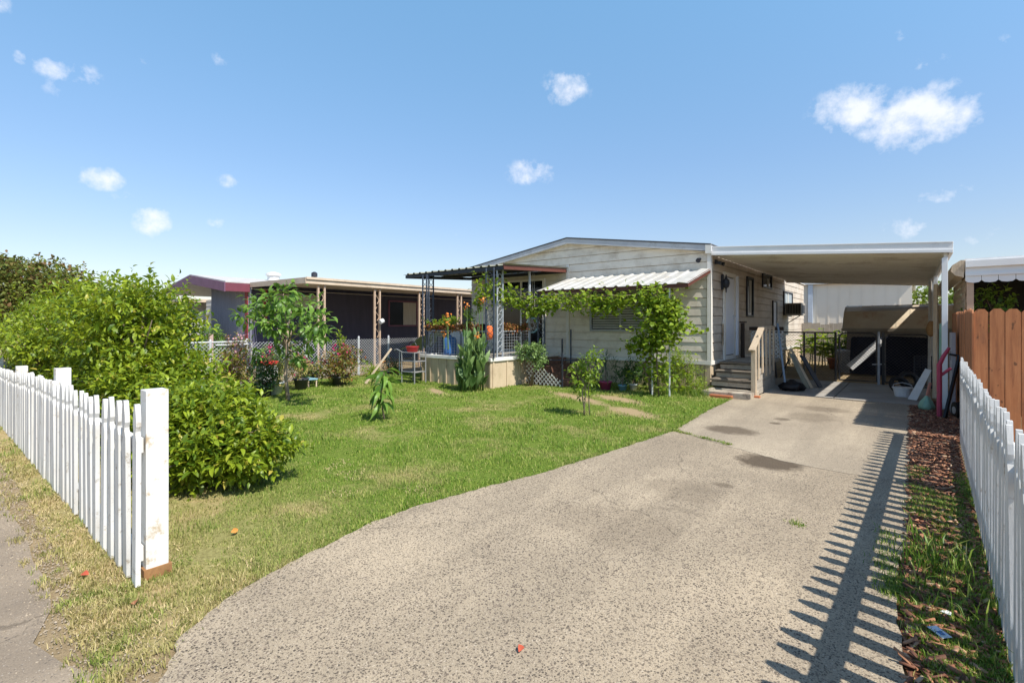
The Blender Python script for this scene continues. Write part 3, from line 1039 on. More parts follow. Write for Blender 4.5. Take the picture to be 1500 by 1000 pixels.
# rim band and skirting
MB().box(X0, X1 + .025, Y0 - .03, Y0 - .003, .575, .665).box(X1 + .003, X1 + .03, Y0, Y1, .575, .665).build('rim_board', M['trim_white'], home, bevel=.003)
b = MB()
x = X0
while x < X1 - .12:
    w = .30
    b.box(x, min(x + w - .012, X1 - .1), Y0 + .005 + R.uniform(-.004, .004), Y0 + .03, -.02, .573)
    x += w
y = Y0 + .1
while y < Y1:
    b.box(X1 - .04, X1 - .012 + R.uniform(-.004, .004), y, y + .288, -.02, .573)
    y += .30
b.box(X0, X1 - .045, Y0 + .035, Y0 + .05, -.02, .57)
b.build('skirting', M['skirting'], home)
MB().box(X1 - .11, X1 + .01, Y0 - .02, Y0 + .09, -.02, .573).box(X1 - .40, X1 - .34, Y0 - .012, Y0 + .02, -.02, .573).build('corner_pier', M['skirting'], home, bevel=.004)
# corner boards, batten
MB().box(X1 - .06, X1 + .024, Y0 - .028, Y0 - .019, .667, 3.13).box(X1 + .019, X1 + .028, Y0 - .028, Y0 + .07, .667, 3.13).build('corner_board', M['trim_white'], home)
MB().box(-7.30, -7.21, Y0 - .034, Y0 - .006, .667, 3.1).build('batten', M['trim_white'], home)
# roof
b = MB()
rf0, rf1 = Y0 - .16, Y1 + .15
prof = [(X0 - .2, under(X0 - .2) + .15), (XR, under(XR) + .15), (X1 + .06, under(X1 + .06) + .15)]
b.prism([(x, rf0, z) for x, z in prof] + [(x, rf0, z - .03) for x, z in prof[::-1]], (0, rf1 - rf0, 0))
roof = b.build('roof', M['shingle'], home)
b = MB()
o = [(x, z - .033) for x, z in prof]
b.prism([(x, rf0 + .012, z) for x, z in o] + [(x, rf0 + .012, z - .135) for x, z in o[::-1]], (0, .025, 0))
b.box(X1 + .02, X1 + .05, rf0 + .045, rf0 + .6, under(X1) - .03, under(X1) + .11)
fas = b.build('fascia', pm('fascia_grey', (.55, .56, .58), (.42, .43, .46), 3, .5, dirt=(.25, .24, .24), dscale=3), roof, bevel=.002)
b = MB()
b.prism([(X0 - .2, rf0 + .04, under(X0 - .2) - .005), (XR, rf0 + .04, under(XR) - .005), (X1 + .04, rf0 + .04, under(X1 + .04) - .005), (X1 + .04, rf0 + .04, under(X1) + .01), (XR, rf0 + .04, under(XR) + .012), (X0 - .2, rf0 + .04, under(X0 - .2) + .012)], (0, rf1 - rf0 - .05, 0))
b.build('soffit', M['trim_white'], roof)
MB().box(X1 - .06, X1 + .065, rf0 + .002, rf0 + .010, 3.06, 3.27).build('eave_cap', M['trim_white'], roof)

# front window with blinds
wx0, wx1, wz0, wz1 = -6.5, -4.85, 1.36, 2.32
fw = MB()
for a in ((wx0 - .06, wx1 + .06, Y0 - .045, Y0 - .004, wz0 - .06, wz0), (wx0 - .06, wx1 + .06, Y0 - .045, Y0 - .004, wz1, wz1 + .06), (wx0 - .06, wx0, Y0 - .045, Y0 - .004, wz0, wz1), (wx1, wx1 + .06, Y0 - .045, Y0 - .004, wz0, wz1), (-5.70, -5.66, Y0 - .04, Y0 - .004, wz0, wz1)):
    fw.box(*a)
win = fw.build('window', pm('alu_frame', (.42, .42, .44), None, 8, .4, metal=.3), home, bevel=.002)
MB().quad((wx0, Y0 - .032, wz0), (wx1, Y0 - .032, wz0), (wx1, Y0 - .032, wz1), (wx0, Y0 - .032, wz1)).build('pane', M['glass'], win)
b = MB()
z = wz0 + .02
while z < wz1:
    sag = R.gauss(0, .003)
    b.quad((wx0 + .02, Y0 - .026, z), (wx1 - .02, Y0 - .026, z + sag), (wx1 - .02, Y0 - .020, z + .044 + sag), (wx0 + .02, Y0 - .020, z + .044))
    z += .062
b.build('blind', M['blind'], win)
MB().quad((wx0, Y0 - .018, wz0), (wx1, Y0 - .018, wz0), (wx1, Y0 - .018, wz1), (wx0, Y0 - .018, wz1)).build('backing', M['dark_inside'], win)

# glass door and window under the porch
gd = MB()
for a in ((-9.62, -9.55, .72, 2.72), (-8.88, -8.82, .72, 2.72), (-8.08, -8.0, .72, 2.72)):
    gd.box(a[0], a[1], Y0 - .06, Y0 - .004, a[2], a[3])
gd.box(-9.62, -8.0, Y0 - .06, Y0 - .004, 2.722, 2.79).box(-9.62, -8.0, Y0 - .06, Y0 - .004, .69, .718)
pd = gd.build('glass_door', M['trim_white'], home, bevel=.003)
MB().quad((-9.55, Y0 - .03, .72), (-8.08, Y0 - .03, .72), (-8.08, Y0 - .03, 2.72), (-9.55, Y0 - .03, 2.72)).build('pane', M['glass_dark'], pd)
MB().quad((-9.55, Y0 - .02, .72), (-8.08, Y0 - .02, .72), (-8.08, Y0 - .02, 2.72), (-9.55, Y0 - .02, 2.72)).build('backing', M['dark_inside'], pd)
MB().box(-9.5, -9.2, Y0 - .026, Y0 - .024, 1.9, 2.05).box(-9.28, -9.2, Y0 - .026, Y0 - .024, .8, 2.5).build('curtain', M['tan_post'], pd)

# side door, windows on the driveway side
def sframe(y0, y1, z0, z1, w, mat, name, dep=.05, parent=home):
    b = MB()
    xa, xb = X1 + .012, X1 + dep
    b.box(xa, xb, y0 - w, y0, z0 - w, z1 + w).box(xa, xb, y1, y1 + w, z0 - w, z1 + w).box(xa, xb, y0, y1, z1, z1 + w).box(xa, xb, y0, y1, z0 - w, z0)
    return b.build(name, mat, parent, bevel=.003)


dr = sframe(12.27, 13.02, .73, 2.64, .10, M['trim_white'], 'side_door', .06)
MB().box(X1 + .012, X1 + .018, 12.27, 13.02, .73, 2.64).build('door_gap', M['dark_metal'], dr)
MB().box(X1 + .019, X1 + .046, 12.30, 12.985, .75, 2.615).build('door_leaf', M['door_white'], dr, bevel=.003)
MB().box(X1 + .043, X1 + .075, 12.92, 12.95, 1.6, 1.72).tube([(X1 + .043, 12.93, 1.68), (X1 + .10, 12.93, 1.68)], .025, 10).build('handle', M['galv'], dr)
MB().box(X1 + .012, X1 + .10, 13.13, 13.25, .70, 2.70).build('jamb', M['door_white'], dr, bevel=.004)
MB().prism([(X1 + .02, 12.13, 1.0), (X1 + .045, 12.13, 1.0), (X1 + .045, 12.10, 1.25), (X1 + .045, 12.15, 1.5), (X1 + .02, 12.15, 1.5)], (0, -.05, 0)).build('split_trim', M['old_wood'], dr)

w2 = sframe(14.35, 14.95, 1.74, 2.74, .05, M['dark_metal'], 'narrow_window')
MB().box(X1 + .016, X1 + .02, 14.35, 14.95, 1.74, 2.74).build('pane', M['glass_dark'], w2)
MB().box(X1 + .022, X1 + .030, 14.58, 14.80, 1.80, 2.70).build('curtain', M['curtain'], w2)
w3 = sframe(16.15, 17.3, 2.64, 2.98, .05, M['dark_metal'], 'small_window')
MB().box(X1 + .016, X1 + .02, 16.15, 17.3, 2.64, 2.98).build('pane', M['glass_dark'], w3)
MB().box(X1 + .022, X1 + .030, 16.75, 16.95, 2.66, 2.9).build('curtain', M['curtain'], w3)
w4 = sframe(17.55, 18.05, .9, 2.2, .05, M['dark_metal'], 'utility_panel')
MB().box(X1 + .016, X1 + .03, 17.55, 18.05, .9, 2.2).build('panel', M['door_white'], w4)
w5 = sframe(19.3, 20.8, 1.85, 2.6, .05, M['dark_metal'], 'ac_window')
MB().box(X1 + .016, X1 + .02, 19.3, 20.8, 1.85, 2.6).build('pane', glassm('pale_pane', (.5, .56, .6), .1), w5)
MB().box(X1 + .022, X1 + .04, 20.0, 20.06, 2.25, 2.6).build('mullion', M['trim_white'], w5)
ac = thing('air_conditioner', 'boxy window air conditioner sticking out of the cream side wall', 'air conditioner', (X1 + .05, 19.4, 1.8))
MB().box(X1 + .05, X1 + .55, 19.35, 20.15, 1.79, 2.22).build('casing', pm('ac_case', (.42, .38, .33), None, 5, .5), ac, bevel=.01)
b = MB()
for k in range(9):
    b.box(X1 + .1 + k * .048, X1 + .13 + k * .048, 19.335, 19.349, 1.85, 2.17)
b.build('grille', M['black'], ac)
MB().box(X1 + .551, X1 + .556, 19.45, 20.05, 1.86, 2.15).build('fan_guard', M['dark_metal'], ac)
MB().bar((X1 + .03, 19.75, 1.5), (X1 + .45, 19.75, 1.785), .03).build('bracket', M['galv'], ac)

# lamps under the eave, sconce, cords
fl1 = thing('floodlight', 'small dark floodlight under the gable eave at the front right house corner', 'light', (-3.72, Y0 - .02, 2.96))
MB().lathe([(.035, 0), (.05, .02), (.045, .05)], (-3.72, Y0 - .06, 2.93), 12).build('base', M['dark_metal'], fl1)
MB().tube([(-3.72, Y0 - .06, 2.95), (-3.70, Y0 - .15, 2.93), (-3.69, Y0 - .2, 2.91)], [.03, .04, .055], 10).build('lamp_head', M['dark_metal'], fl1)
fl2 = thing('security_light', 'dark twin security lamp on the shaded side wall under the carport', 'light', (X1 + .02, 11.6, 2.9))
MB().box(X1 + .02, X1 + .06, 11.53, 11.65, 2.86, 2.96).build('base', M['dark_metal'], fl2)
for yy in (11.46, 11.70):
    MB().tube([(X1 + .05, 11.6, 2.9), (X1 + .12, yy, 2.88), (X1 + .18, yy, 2.86)], [.02, .035, .05], 9).build('lamp_head', M['dark_metal'], fl2)
sc_ = thing('wall_lantern', 'round dark wall lantern beside the white side door', 'lantern', (X1 + .03, 12.06, 2.4))
MB().box(X1 + .02, X1 + .06, 12.02, 12.1, 2.3, 2.66).build('back_plate', M['dark_metal'], sc_)
MB().lathe([(.012, -.22), (.02, -.12), (.06, -.09), (.085, 0), (.07, .07), (.03, .11), (.01, .2)], (X1 + .12, 12.06, 2.45), 12).build('lamp', M['dark_metal'], sc_)

# ------------------------------------------------------------------ porch
porch = thing('porch', 'raised front porch with tan skirted base white cap and thin iron posts', 'porch', (-8.7, 8.4, 0))
PX0, PX1, PY0, PZ = -9.95, -7.52, 8.42, .62
b = MB()
b.box(PX0, PX1, PY0, PY0 + .04, -.02, PZ).box(PX1 - .04, PX1, PY0 + .041, 11.2, -.02, PZ).box(PX0, PX0 + .04, PY0 + .041, 11.2, -.02, PZ)
for k in range(9):
    xx = PX0 + .02 + k * .295
    b.box(xx, xx + .045, PY0 - .02, PY0 - .001, -.02, PZ)
for k in range(5):
    b.box(PX1 + .001, PX1 + .02, PY0 + .05 + k * .5, PY0 + .1 + k * .5, -.02, PZ)
b.build('base', M['skirting'], porch)
MB().box(PX0 - .04, PX1 + .04, PY0 - .05, PY0 + .12, PZ + .002, PZ + .085).box(PX1 - .1, PX1 + .04, PY0 + .121, 11.2, PZ + .002, PZ + .085).box(PX0 - .04, PX0 + .1, PY0 + .121, 11.2, PZ + .002, PZ + .085).build('cap', M['trim_white'], porch, bevel=.006)
MB().box(PX0 + .1, PX1 - .1, PY0 + .12, 11.2, PZ, PZ + .06).build('deck', M['grey_wood'], porch)


def iron_post(x, y, z0, z1, w, axis, mat, parent, name='post', scroll=True, bars=2):
    """ornamental post: two or three square bars with scrolls between"""
    b = MB()
    ux, uy = (1, 0) if axis == 'x' else (0, 1)
    r = .014
    for s in ([-.5, .5] if bars == 2 else [-.5, 0, .5]):
        b.box(x + ux * w * s - r, x + ux * w * s + r, y + uy * w * s - r, y + uy * w * s + r, z0, z1)
    b.box(x - ux * w / 2 - .03, x + ux * w / 2 + .03, y - uy * w / 2 - .03, y + uy * w / 2 + .03, z0, z0 + .008)
    n = int((z1 - z0) / .34)
    for i in range(n):
        za = z0 + .12 + i * (z1 - z0 - .2) / n
        pts = []
        for k in range(17):
            s = k / 16
            a = s * 2 * PI
            off = math.sin(a) * w * .36
            pts.append((x + ux * off, y + uy * off, za + s * .28))
        b.tube(pts, .007, 5)
        b.tube([(p[0] - 2 * (p[0] - x), p[1] - 2 * (p[1] - y), p[2]) for p in pts], .006, 5)
    return b.build(name, mat, parent)


iron_post(PX0 + .08, PY0 + .03, PZ + .085, 2.78, .16, 'x', M['iron'], porch)
iron_post(PX0 + .02, PY0 + .30, PZ + .085, 2.79, .16, 'y', M['iron'], porch)
iron_post(PX1 - .06, PY0 + .03, PZ + .085, 2.80, .24, 'x', M['iron'], porch)
iron_post(PX1 - .02, PY0 + .34, PZ + .085, 2.81, .2, 'y', M['iron_pale'], porch)
MB().box(PX1 - .05, PX1 - .005, 9.9, 9.945, PZ + .085, 2.85).build('post', M['iron_pale'], porch)
# railing: rails and welded wire
b = MB()
zr = [.75, .82, .89, .96, 1.03, 1.10, 1.17, 1.24, 1.30]
for z in zr:
    b.tube([(PX0 + .1, PY0 + .05, z), (PX1 - .1, PY0 + .05, z)], .003, 4)
    b.tube([(PX1 - .03, PY0 + .4, z), (PX1 - .03, 9.9, z)], .003, 4)
for k in range(24):
    xx = PX0 + .12 + k * .095
    b.tube([(xx, PY0 + .05, .71), (xx, PY0 + .05, 1.31)], .003, 4)
for k in range(12):
    yy = PY0 + .42 + k * .095
    b.tube([(PX1 - .03, yy, .71), (PX1 - .03, yy, 1.31)], .003, 4)
b.build('railing_wire', M['iron_pale'], porch)
MB().box(PX0 + .1, PX1 - .16, PY0 + .03, PY0 + .07, 1.31, 1.33).box(PX1 - .05, PX1 - .01, PY0 + .45, 9.9, 1.31, 1.33).build('handrail', M['iron_pale'], porch)

# dried leaf garlands on the railing
def garland(name, label, p0, p1, n):
    p0, p1 = np.array(p0), np.array(p1)
    s = rng.uniform(0, 1, n)
    P = p0 + (p1 - p0) * s[:, None] + rng.normal(0, 1, (n, 3)) * np.array([.02, .02, .05])
    V, I = leaves(P, rng.normal(0, 1, (n, 3)), rng.uniform(.04, .08, n), rng.uniform(.03, .05, n))
    o = fastmesh(name, V, 3, I, M['dried'])
    return tag(o, label, 'garland', 'dried garlands on the porch railing')


garland('dried_garland', 'brown dried leaf garland along the front railing of the porch', (PX0 + .15, PY0 + .03, 1.40), (PX1 - .3, PY0 + .03, 1.40), 700)
garland('dried_garland', 'brown dried leaf garland on the short side railing beside the porch door', (PX1 - .03, PY0 + .5, 1.40), (PX1 - .03, 9.85, 1.40), 420)

# porch roof: corrugated awning on a dark frame
pr = thing('porch_awning', 'corrugated porch awning with dark frame and brown side board over the front porch', 'awning', (-9.1, 10, 2.8))
AX0, AX1, AY0 = -10.95, -7.29, 8.66


def corrugated(x0, x1, ya, za, yb, zb, pitch, hh, th=.004):
    """trapezoid ribs that run from (ya, za) to (yb, zb), repeating along x"""
    prof = []
    x = x0
    while x < x1 - pitch * .5:
        prof += [(x, 0), (x + pitch * .62, 0), (x + pitch * .72, hh), (x + pitch * .88, hh)]
        x += pitch
    prof += [(x1, 0)]
    b = MB()
    n = len(prof)
    vs = []
    for y, z in ((ya, za), (yb, zb)):
        vs += [(px, y, z + dz) for px, dz in prof] + [(px, y, z + dz - th) for px, dz in prof]
    fs = []
    for i in range(n - 1):
        fs.append((i, i + 1, 2 * n + i + 1, 2 * n + i))
        fs.append((n + i + 1, n + i, 3 * n + i, 3 * n + i + 1))
        fs.append((i + 1, i, n + i, n + i + 1))
        fs.append((2 * n + i, 2 * n + i + 1, 3 * n + i + 1, 3 * n + i))
    return b.add(vs, fs)


corrugated(AX0, AX1, AY0 - .06, 2.855, Y0 - .02, 3.0, .25, .035).build('roof_sheet', M['green_corr'], pr)
b = MB()
b.bar((AX0 + .05, AY0, 2.80), (AX1 - .02, AY0, 2.80), .05, .085)
b.bar((AX0 + .05, AY0 + .03, 2.80), (AX0 + .05, Y0 - .05, 2.93), .05, .085)
b.bar((AX0 + .08, Y0 - .06, 2.93), (AX1 - .05, Y0 - .06, 2.93), .05, .085)
b.bar((AX0 + .08, 9.9, 2.865), (AX1 - .05, 9.9, 2.865), .05, .07)
b.build('frame', M['dark_metal'], pr)
MB().bar((AX1 - .002, AY0 - .06, 2.82), (AX1 - .002, Y0 - .04, 2.96), .03, .13).build('side_board', M['red_wood'], pr)

# window awning
wa = thing('window_awning', 'sloping white corrugated metal awning over the front window', 'awning', (-5.3, 10.5, 2.3))
corrugated(-7.24, -3.46, 9.80, 2.315, Y0 - .03, 2.72, .28, .028).build('roof_sheet', M['awning_white'], wa)
b = MB()
b.bar((-7.2, 9.85, 2.275), (-3.50, 9.85, 2.275), .04, .08)
b.build('front_beam', M['red_wood'], wa)
MB().bar((-3.49, 9.83, 2.285), (-3.49, Y0 - .04, 2.68), .03, .085).build('side_board', M['red_wood'], wa)
MB().bar((-7.2, 9.9, 2.29), (-7.2, Y0 - .04, 2.67), .03, .06).build('rafter', M['red_wood'], wa)
MB().bar((-5.3, 9.9, 2.29), (-5.3, Y0 - .04, 2.67), .03, .06).build('rafter', M['red_wood'], wa)
iron_post(-7.12, 9.85, 0, 2.235, .20, 'x', M['iron'], wa)
for (px, py) in ((972, 583), (948, 580)):
    g = G(px, py)
    MB().tube([(g.x, 9.86, 0), (g.x, 9.86, 2.24)], .02, 8).build('post', M['galv'], wa)

# porch steps with lattice side
ps = thing('porch_steps', 'dark red brick steps up to the porch with white lattice side panel', 'steps', (-7.0, 10.2, 0))
for k in range(4):
    MB().box(PX1 + .02 + k * .30, PX1 + .32 + k * .30, 9.75, 11.1, 0, .60 - k * .15).build('step', M['brick'], ps, bevel=.006)


def lattice(b, p0, u, wlen, h, pitch, sw, depth, nrm, clip=None):
    """diagonal slats on a w x h panel; u is the horizontal unit vector"""
    p0, u, nrm = Vector(p0), Vector(u), Vector(nrm)
    for sgn in (1, -1):
        a = -h if sgn == 1 else 0
        while a < (wlen if sgn == 1 else wlen + h):
            # slat from (a,0) to (a+sgn*h, h) clipped to the panel
            pts = []
            for t in np.linspace(0, 1, 41):
                xx, zz = a + sgn * h * t, h * t
                if -1e-6 <= xx <= wlen + 1e-6 and (clip is None or zz <= clip(xx)):
                    pts.append((xx, zz))
            if len(pts) > 2:
                q = [p0 + u * pts[0][0] + Vector((0, 0, pts[0][1])), p0 + u * pts[-1][0] + Vector((0, 0, pts[-1][1]))]
                o = nrm * (depth if sgn == 1 else 0)
                b.bar(q[0] + o, q[1] + o, sw, depth * .8, nrm)
            a += pitch
    return b


b = MB()
lattice(b, (PX1 + .10, 9.62, .02), (1, 0, 0), 1.05, .62, .115, .020, .008, (0, -1, 0), lambda x: .60 if x < .12 else .60 - (x - .12) * .50)
b.build('lattice', M['white_paint'], ps)
MB().box(PX1 + 1.16, PX1 + 1.19, 9.6, 9.63, 0, 1.15).build('newel', M['dark_metal'], ps)
MB().tube([(PX1 + .5, 11.05, .45), (PX1 + .5, 11.05, 1.35)], .02, 7).build('grab_bar', M['iron'], ps)
hr = thing('pipe_handrail', 'thin dark pipe rail low across the house front below the siding', 'rail', (-7, 9.95, 0))
MB().tube([(-7.02, 9.95, .60), (-5.9, 10.9, .58)], .014, 6).build('rail', M['iron'], hr)
MB().tube([(-5.9, 10.9, 0), (-5.9, 10.9, .59)], .014, 6).build('post', M['iron'], hr)

# porch contents
jug = thing('water_barrel', 'blue plastic barrel standing on the porch behind the wire railing', 'barrel', (-9.45, 8.95, PZ + .06))
MB().lathe([(.17, 0), (.18, .03), (.18, .40), (.14, .46), (.06, .48), (.05, .52)], (-9.45, 8.95, PZ + .06), 20).build('body', M['blue'], jug, True)
MB().box(-9.68, -9.62, 8.7, 8.78, PZ + .06, PZ + .55).build('strap', M['dark_metal'], jug)
cb = thing('storage_cabinet', 'white plastic cabinet on the porch beside the blue barrel', 'cabinet', (-9.2, 9.35, PZ + .06))
MB().box(-9.75, -8.9, 9.25, 9.6, PZ + .06, PZ + .66).build('body', M['pot_white'], cb, bevel=.01)
MB().box(-9.34, -9.32, 9.235, 9.249, PZ + .1, PZ + .62).build('door_gap', M['dark_metal'], cb)
ob = thing('orange_cushion', 'orange cushion hanging at the porch corner posts', 'cushion', (-7.75, 8.62, 1.1))
MB().lathe([(.04, 0), (.09, .05), (.11, .15), (.10, .27), (.05, .33)], (-7.78, 8.66, 1.12), 14).build('body', M['orange'], ob, True)
MB().tube([(-7.78, 8.66, 1.44), (-7.76, 8.55, 1.9), (-7.74, 8.46, 2.2)], .006, 5).build('cord', M['cord'], ob)
gr_ = thing('kettle_grill', 'black kettle grill standing on the porch floor', 'grill', (-8.5, 9.2, PZ + .06))
MB().lathe([(.05, .38), (.22, .48), (.27, .60), (.24, .72), (.1, .80), (.02, .82)], (-8.5, 9.2, PZ + .06), 18).build('bowl', M['black'], gr_, True)
for k in range(3):
    a = k * 2.09
    MB().tube([(-8.5 + .15 * math.cos(a), 9.2 + .15 * math.sin(a), PZ + .48), (-8.5 + .24 * math.cos(a), 9.2 + .24 * math.sin(a), PZ + .06)], .012, 6).build('leg', M['black'], gr_)
dc = thing('dream_catcher', 'round turquoise hoop ornament hanging on strings before the porch door', 'ornament', (-7.78, 10.35, 1.6))
b = MB()
cxx, cyy, czz = -7.78, 10.35, 1.46
b.tube([(cxx + .19 * math.cos(a), cyy, czz + .19 * math.sin(a)) for a in np.linspace(0, 2 * PI, 25)], .022, 7)
b.build('hoop', M['turq'], dc, True)
b = MB()
for k in range(8):
    a = k * PI / 4
    a2 = a + 2.4
    b.tube([(cxx + .19 * math.cos(a), cyy, czz + .19 * math.sin(a)), (cxx + .19 * math.cos(a2), cyy, czz + .19 * math.sin(a2))], .004, 4)
b.build('web', M['pot_white'], dc)
b = MB()
for k in (-1, 0, 1):
    b.tube([(cxx + k * .09, cyy, czz + .18), (cxx + k * .06, cyy, 2.82)], .006, 5)
b.build('string', M['cord'], dc)

# ------------------------------------------------------------------ carport
cp = thing('carport', 'flat white metal carport roof on slim white posts attached to the house side', 'carport', (-1.5, 15, 2.9))
CX0, CX1, CY0, CY1 = X1 + .03, .52, 11.27, 19.5


def cz(x):
    return 3.05 + (2.74 - 3.05) * (x - CX0) / (CX1 - CX0)


b = MB()
y = CY0 + .02
while y < CY1:
    b.prism([(CX0, y, cz(CX0) + .02), (CX0, y + .26, cz(CX0) + .02), (CX0, y + .264, cz(CX0) - .03), (CX0, y + .30, cz(CX0) - .03), (CX0, y + .305, cz(CX0) + .02), (CX0, y + .305, cz(CX0) + .03), (CX0, y, cz(CX0) + .03)], (CX1 - CX0, 0, cz(CX1) - cz(CX0)))
    y += .305
b.build('roof_pan', M['carport_under'], cp)
b = MB()
b.bar((CX0, CY0, cz(CX0) + .075), (CX1 + .03, CY0, cz(CX1) + .075), .03, .19)
b.build('front_fascia', M['metal_white'], cp, bevel=.003)
b = MB()
b.bar((CX0, CY0 - .025, cz(CX0) + .005), (CX1 + .03, CY0 - .025, cz(CX1) + .005), .02, .055)
b.bar((CX0, CY0 - .02, cz(CX0) + .16), (CX1 + .03, CY0 - .02, cz(CX1) + .16), .01, .02)
b.build('fascia_lip', M['metal_white'], cp, bevel=.003)
b = MB()
b.bar((CX1 + .01, CY0 + .02, cz(CX1) + .06), (CX1 + .01, CY1, cz(CX1) + .06), .05, .17)
b.bar((CX0, CY1, cz(CX0) + .03), (CX1, CY1, cz(CX1) + .03), .04, .19)
b.build('gutter', M['metal_white'], cp, bevel=.003)
MB().bar((CX0 + .1, CY1 - .35, cz(CX0 + .1) - .07), (CX1 - .02, CY1 - .35, cz(CX1) - .07), .06, .10).build('cross_beam', M['carport_under'], cp)
MB().bar((CX1 - .06, CY0 + .1, cz(CX1) - .055), (CX1 - .06, CY1 - .1, cz(CX1) - .055), .05, .09).build('edge_beam', M['metal_white'], cp)
for y in (11.3, 15.4, 17.7, 19.2):
    MB().box(CX1 - .115, CX1 - .035, y - .04, y + .04, 0, cz(CX1) - .101).build('post', M['metal_white'], cp, bevel=.004)

# ------------------------------------------------------------------ stoop at the side door
st = thing('side_stoop', 'weathered wooden stoop with steps plank side and slatted railing below the side door', 'stoop', (-3.0, 11.5, 0))
SX0, SX1 = -3.40, -2.50
MB().box(SX0, SX1 + .05, 10.42, 11.10, -.02, .11).build('bottom_slab', M['concrete_step'], st, bevel=.01)
for k, (ya, z) in enumerate(((11.02, .31), (11.34, .47), (11.66, .63))):
    MB().box(SX0, SX1 - .02, ya - .035, ya + .31, z - .04 + .006 * k, z).build('tread', M['step_wood'], st, bevel=.005)
    MB().bar((SX0 + .01, ya + .03, z - .105), (SX1 - .03, ya + .03 , z - .115 + .012 * k), .018, .095).build('riser', M['concrete_step'], st)
MB().box(SX0, SX1 - .02, 11.96, 13.9, .58, .63).build('landing', M['grey_wood'], st, bevel=.004)
b = MB()
for k in range(4):
    z0_ = .02 + k * .135
    yb0 = 10.86 if k < 1 else 10.86 + k * .06
    b.box(SX1, SX1 + .022 + R.uniform(-.003, .003), yb0, 12.75, z0_, z0_ + .128)
b.box(SX1 - .04, SX1 - .002, 12.6, 12.68, 0, .56)
b.build('side_planks', M['grey_wood'], st, bevel=.003)
MB().box(SX1 - .02, SX1 + .07, 10.72, 10.81, -.02, 1.02).build('post', M['old_wood'], st, bevel=.006)
MB().bar((SX1 + .02, 10.62, .96), (SX1 + .02, 11.45, 1.42), .12, .035).build('handrail', M['old_wood'], st, bevel=.004)
MB().bar((SX1 + .02, 11.45, 1.40), (SX1 + .02, 12.7, 1.41), .035, .09).build('top_rail', M['old_wood'], st, bevel=.004)
for k in range(5):
    y = 11.05 + k * .36
    zt = 1.43 if y > 11.4 else 1.25
    MB().box(SX1 + .024, SX1 + .05, y, y + .095, .40 + R.uniform(-.06, .06), zt + R.uniform(-.01, .02)).build('baluster', M['old_wood'], st, bevel=.003)
MB().box(SX0 + .02, SX0 + .10, 13.35, 13.43, .63, 1.52).box(SX0 + .0, SX0 + .14, 13.31, 13.47, 1.525, 1.56).build('corner_post', M['dark_wood'], st)
MB().box(SX0 + .1, SX1, 13.86, 13.92, 1.33, 1.42).build('back_rail', M['dark_wood'], st)
b = MB()
lattice(b, (SX0 + .12, 13.9, .64), (1, 0, 0), .78, .68, .10, .028, .008, (0, -1, 0))
b.build('lattice', M['white_paint'], st)
for k, px in enumerate((1056, 1096)):
    g = G(px, 582)
    tag(MB().box(g.x - .22, g.x + .22, g.y - .06, g.y + .05, -.02, .05).build('paving_brick', M['terracotta'], bevel=.006), ['reddish paving brick at the lawn end of the stoop slab', 'reddish paving brick by the foot of the stoop post'][k], 'brick', 'bricks before the stoop')

# leaning odds and ends beside the stoop
pl = thing('blue_pole', 'long blue grey metal pole leaning on the stoop railing', 'pole', (-2.2, 12.3, 0))
MB().tube([(-2.15, 12.2, .02), (-2.42, 12.75, 1.5)], .022, 8).build('shaft', pm('blue_pole_paint', (.22, .30, .40), None, 8, .45), pl)
MB().tube([(-2.15, 12.2, .0), (-2.15, 12.2, .05)], .03, 8).build('foot', M['black'], pl)
for k, (x, y, z, c, lab) in enumerate(((-2.2, 12.9, .78, 'green_corr', 'olive green board leaning against the stoop side'), (-2.05, 13.3, .72, 'dark_metal', 'dark metal sheet leaning behind the olive board'), (-2.25, 13.05, .9, 'old_wood', 'pale timber plank leaning behind the stoop'))):
    tag(MB().bar((x + .36 + .06 * k, y, .02), (x, y + .3, z), .24 if k < 2 else .1, .025, (1, -.2, .5)).build(['leaning_board', 'leaning_sheet', 'leaning_plank'][k], M[c], bevel=.003), lab, 'board')
bag = MB()
gb = G(1160, 573)
b = MB()
for i in range(10):
    for j in range(12):
        pass
prof = [(.02, .0), (.2, .02), (.25, .09), (.17, .17), (.08, .2), (.03, .25)]
b.lathe(prof, (0, 0, 0), 20)
b.v = [(gb.x + p[0] * (1 + .35 * math.sin(5 * p[1] * 6 + p[2] * 30)) * 1.0, gb.y + p[1] * (1 + .3 * math.sin(7 * p[0] * 6 + p[2] * 20)), p[2] + .018) for p in b.v]
tag(b.build('rubbish_bag', M['black'], None, True), 'black rubbish bag lying at the foot of the stoop side', 'bag')

# ------------------------------------------------------------------ chain link
def chainlink(b, p0, p1, z0, z1, pitch=.075, r=.0028):
    p0, p1 = Vector(p0), Vector(p1)
    u = (p1 - p0)
    ln = u.length
    u.normalize()
    h = z1 - z0
    n = u.cross(Vector((0, 0, 1)))
    for sgn in (1, -1):
        a = -h
        while a < ln + h:
            s0, s1 = (0, 1)
            xa, xb = a, a + sgn * h
            lo, hi = 0.0, 1.0
            if xa != xb:
                t0, t1 = (0 - xa) / (xb - xa), (ln - xa) / (xb - xa)
                if t0 > t1:
                    t0, t1 = t1, t0
                lo, hi = max(0, t0), min(1, t1)
            if hi - lo > .02:
                A = p0 + u * (xa + (xb - xa) * lo) + Vector((0, 0, z0 + h * lo)) + n * (sgn * r)
                Bv = p0 + u * (xa + (xb - xa) * hi) + Vector((0, 0, z0 + h * hi)) + n * (sgn * r)
                b.tube([A, Bv], r, 3, False)
            a += pitch
    return b


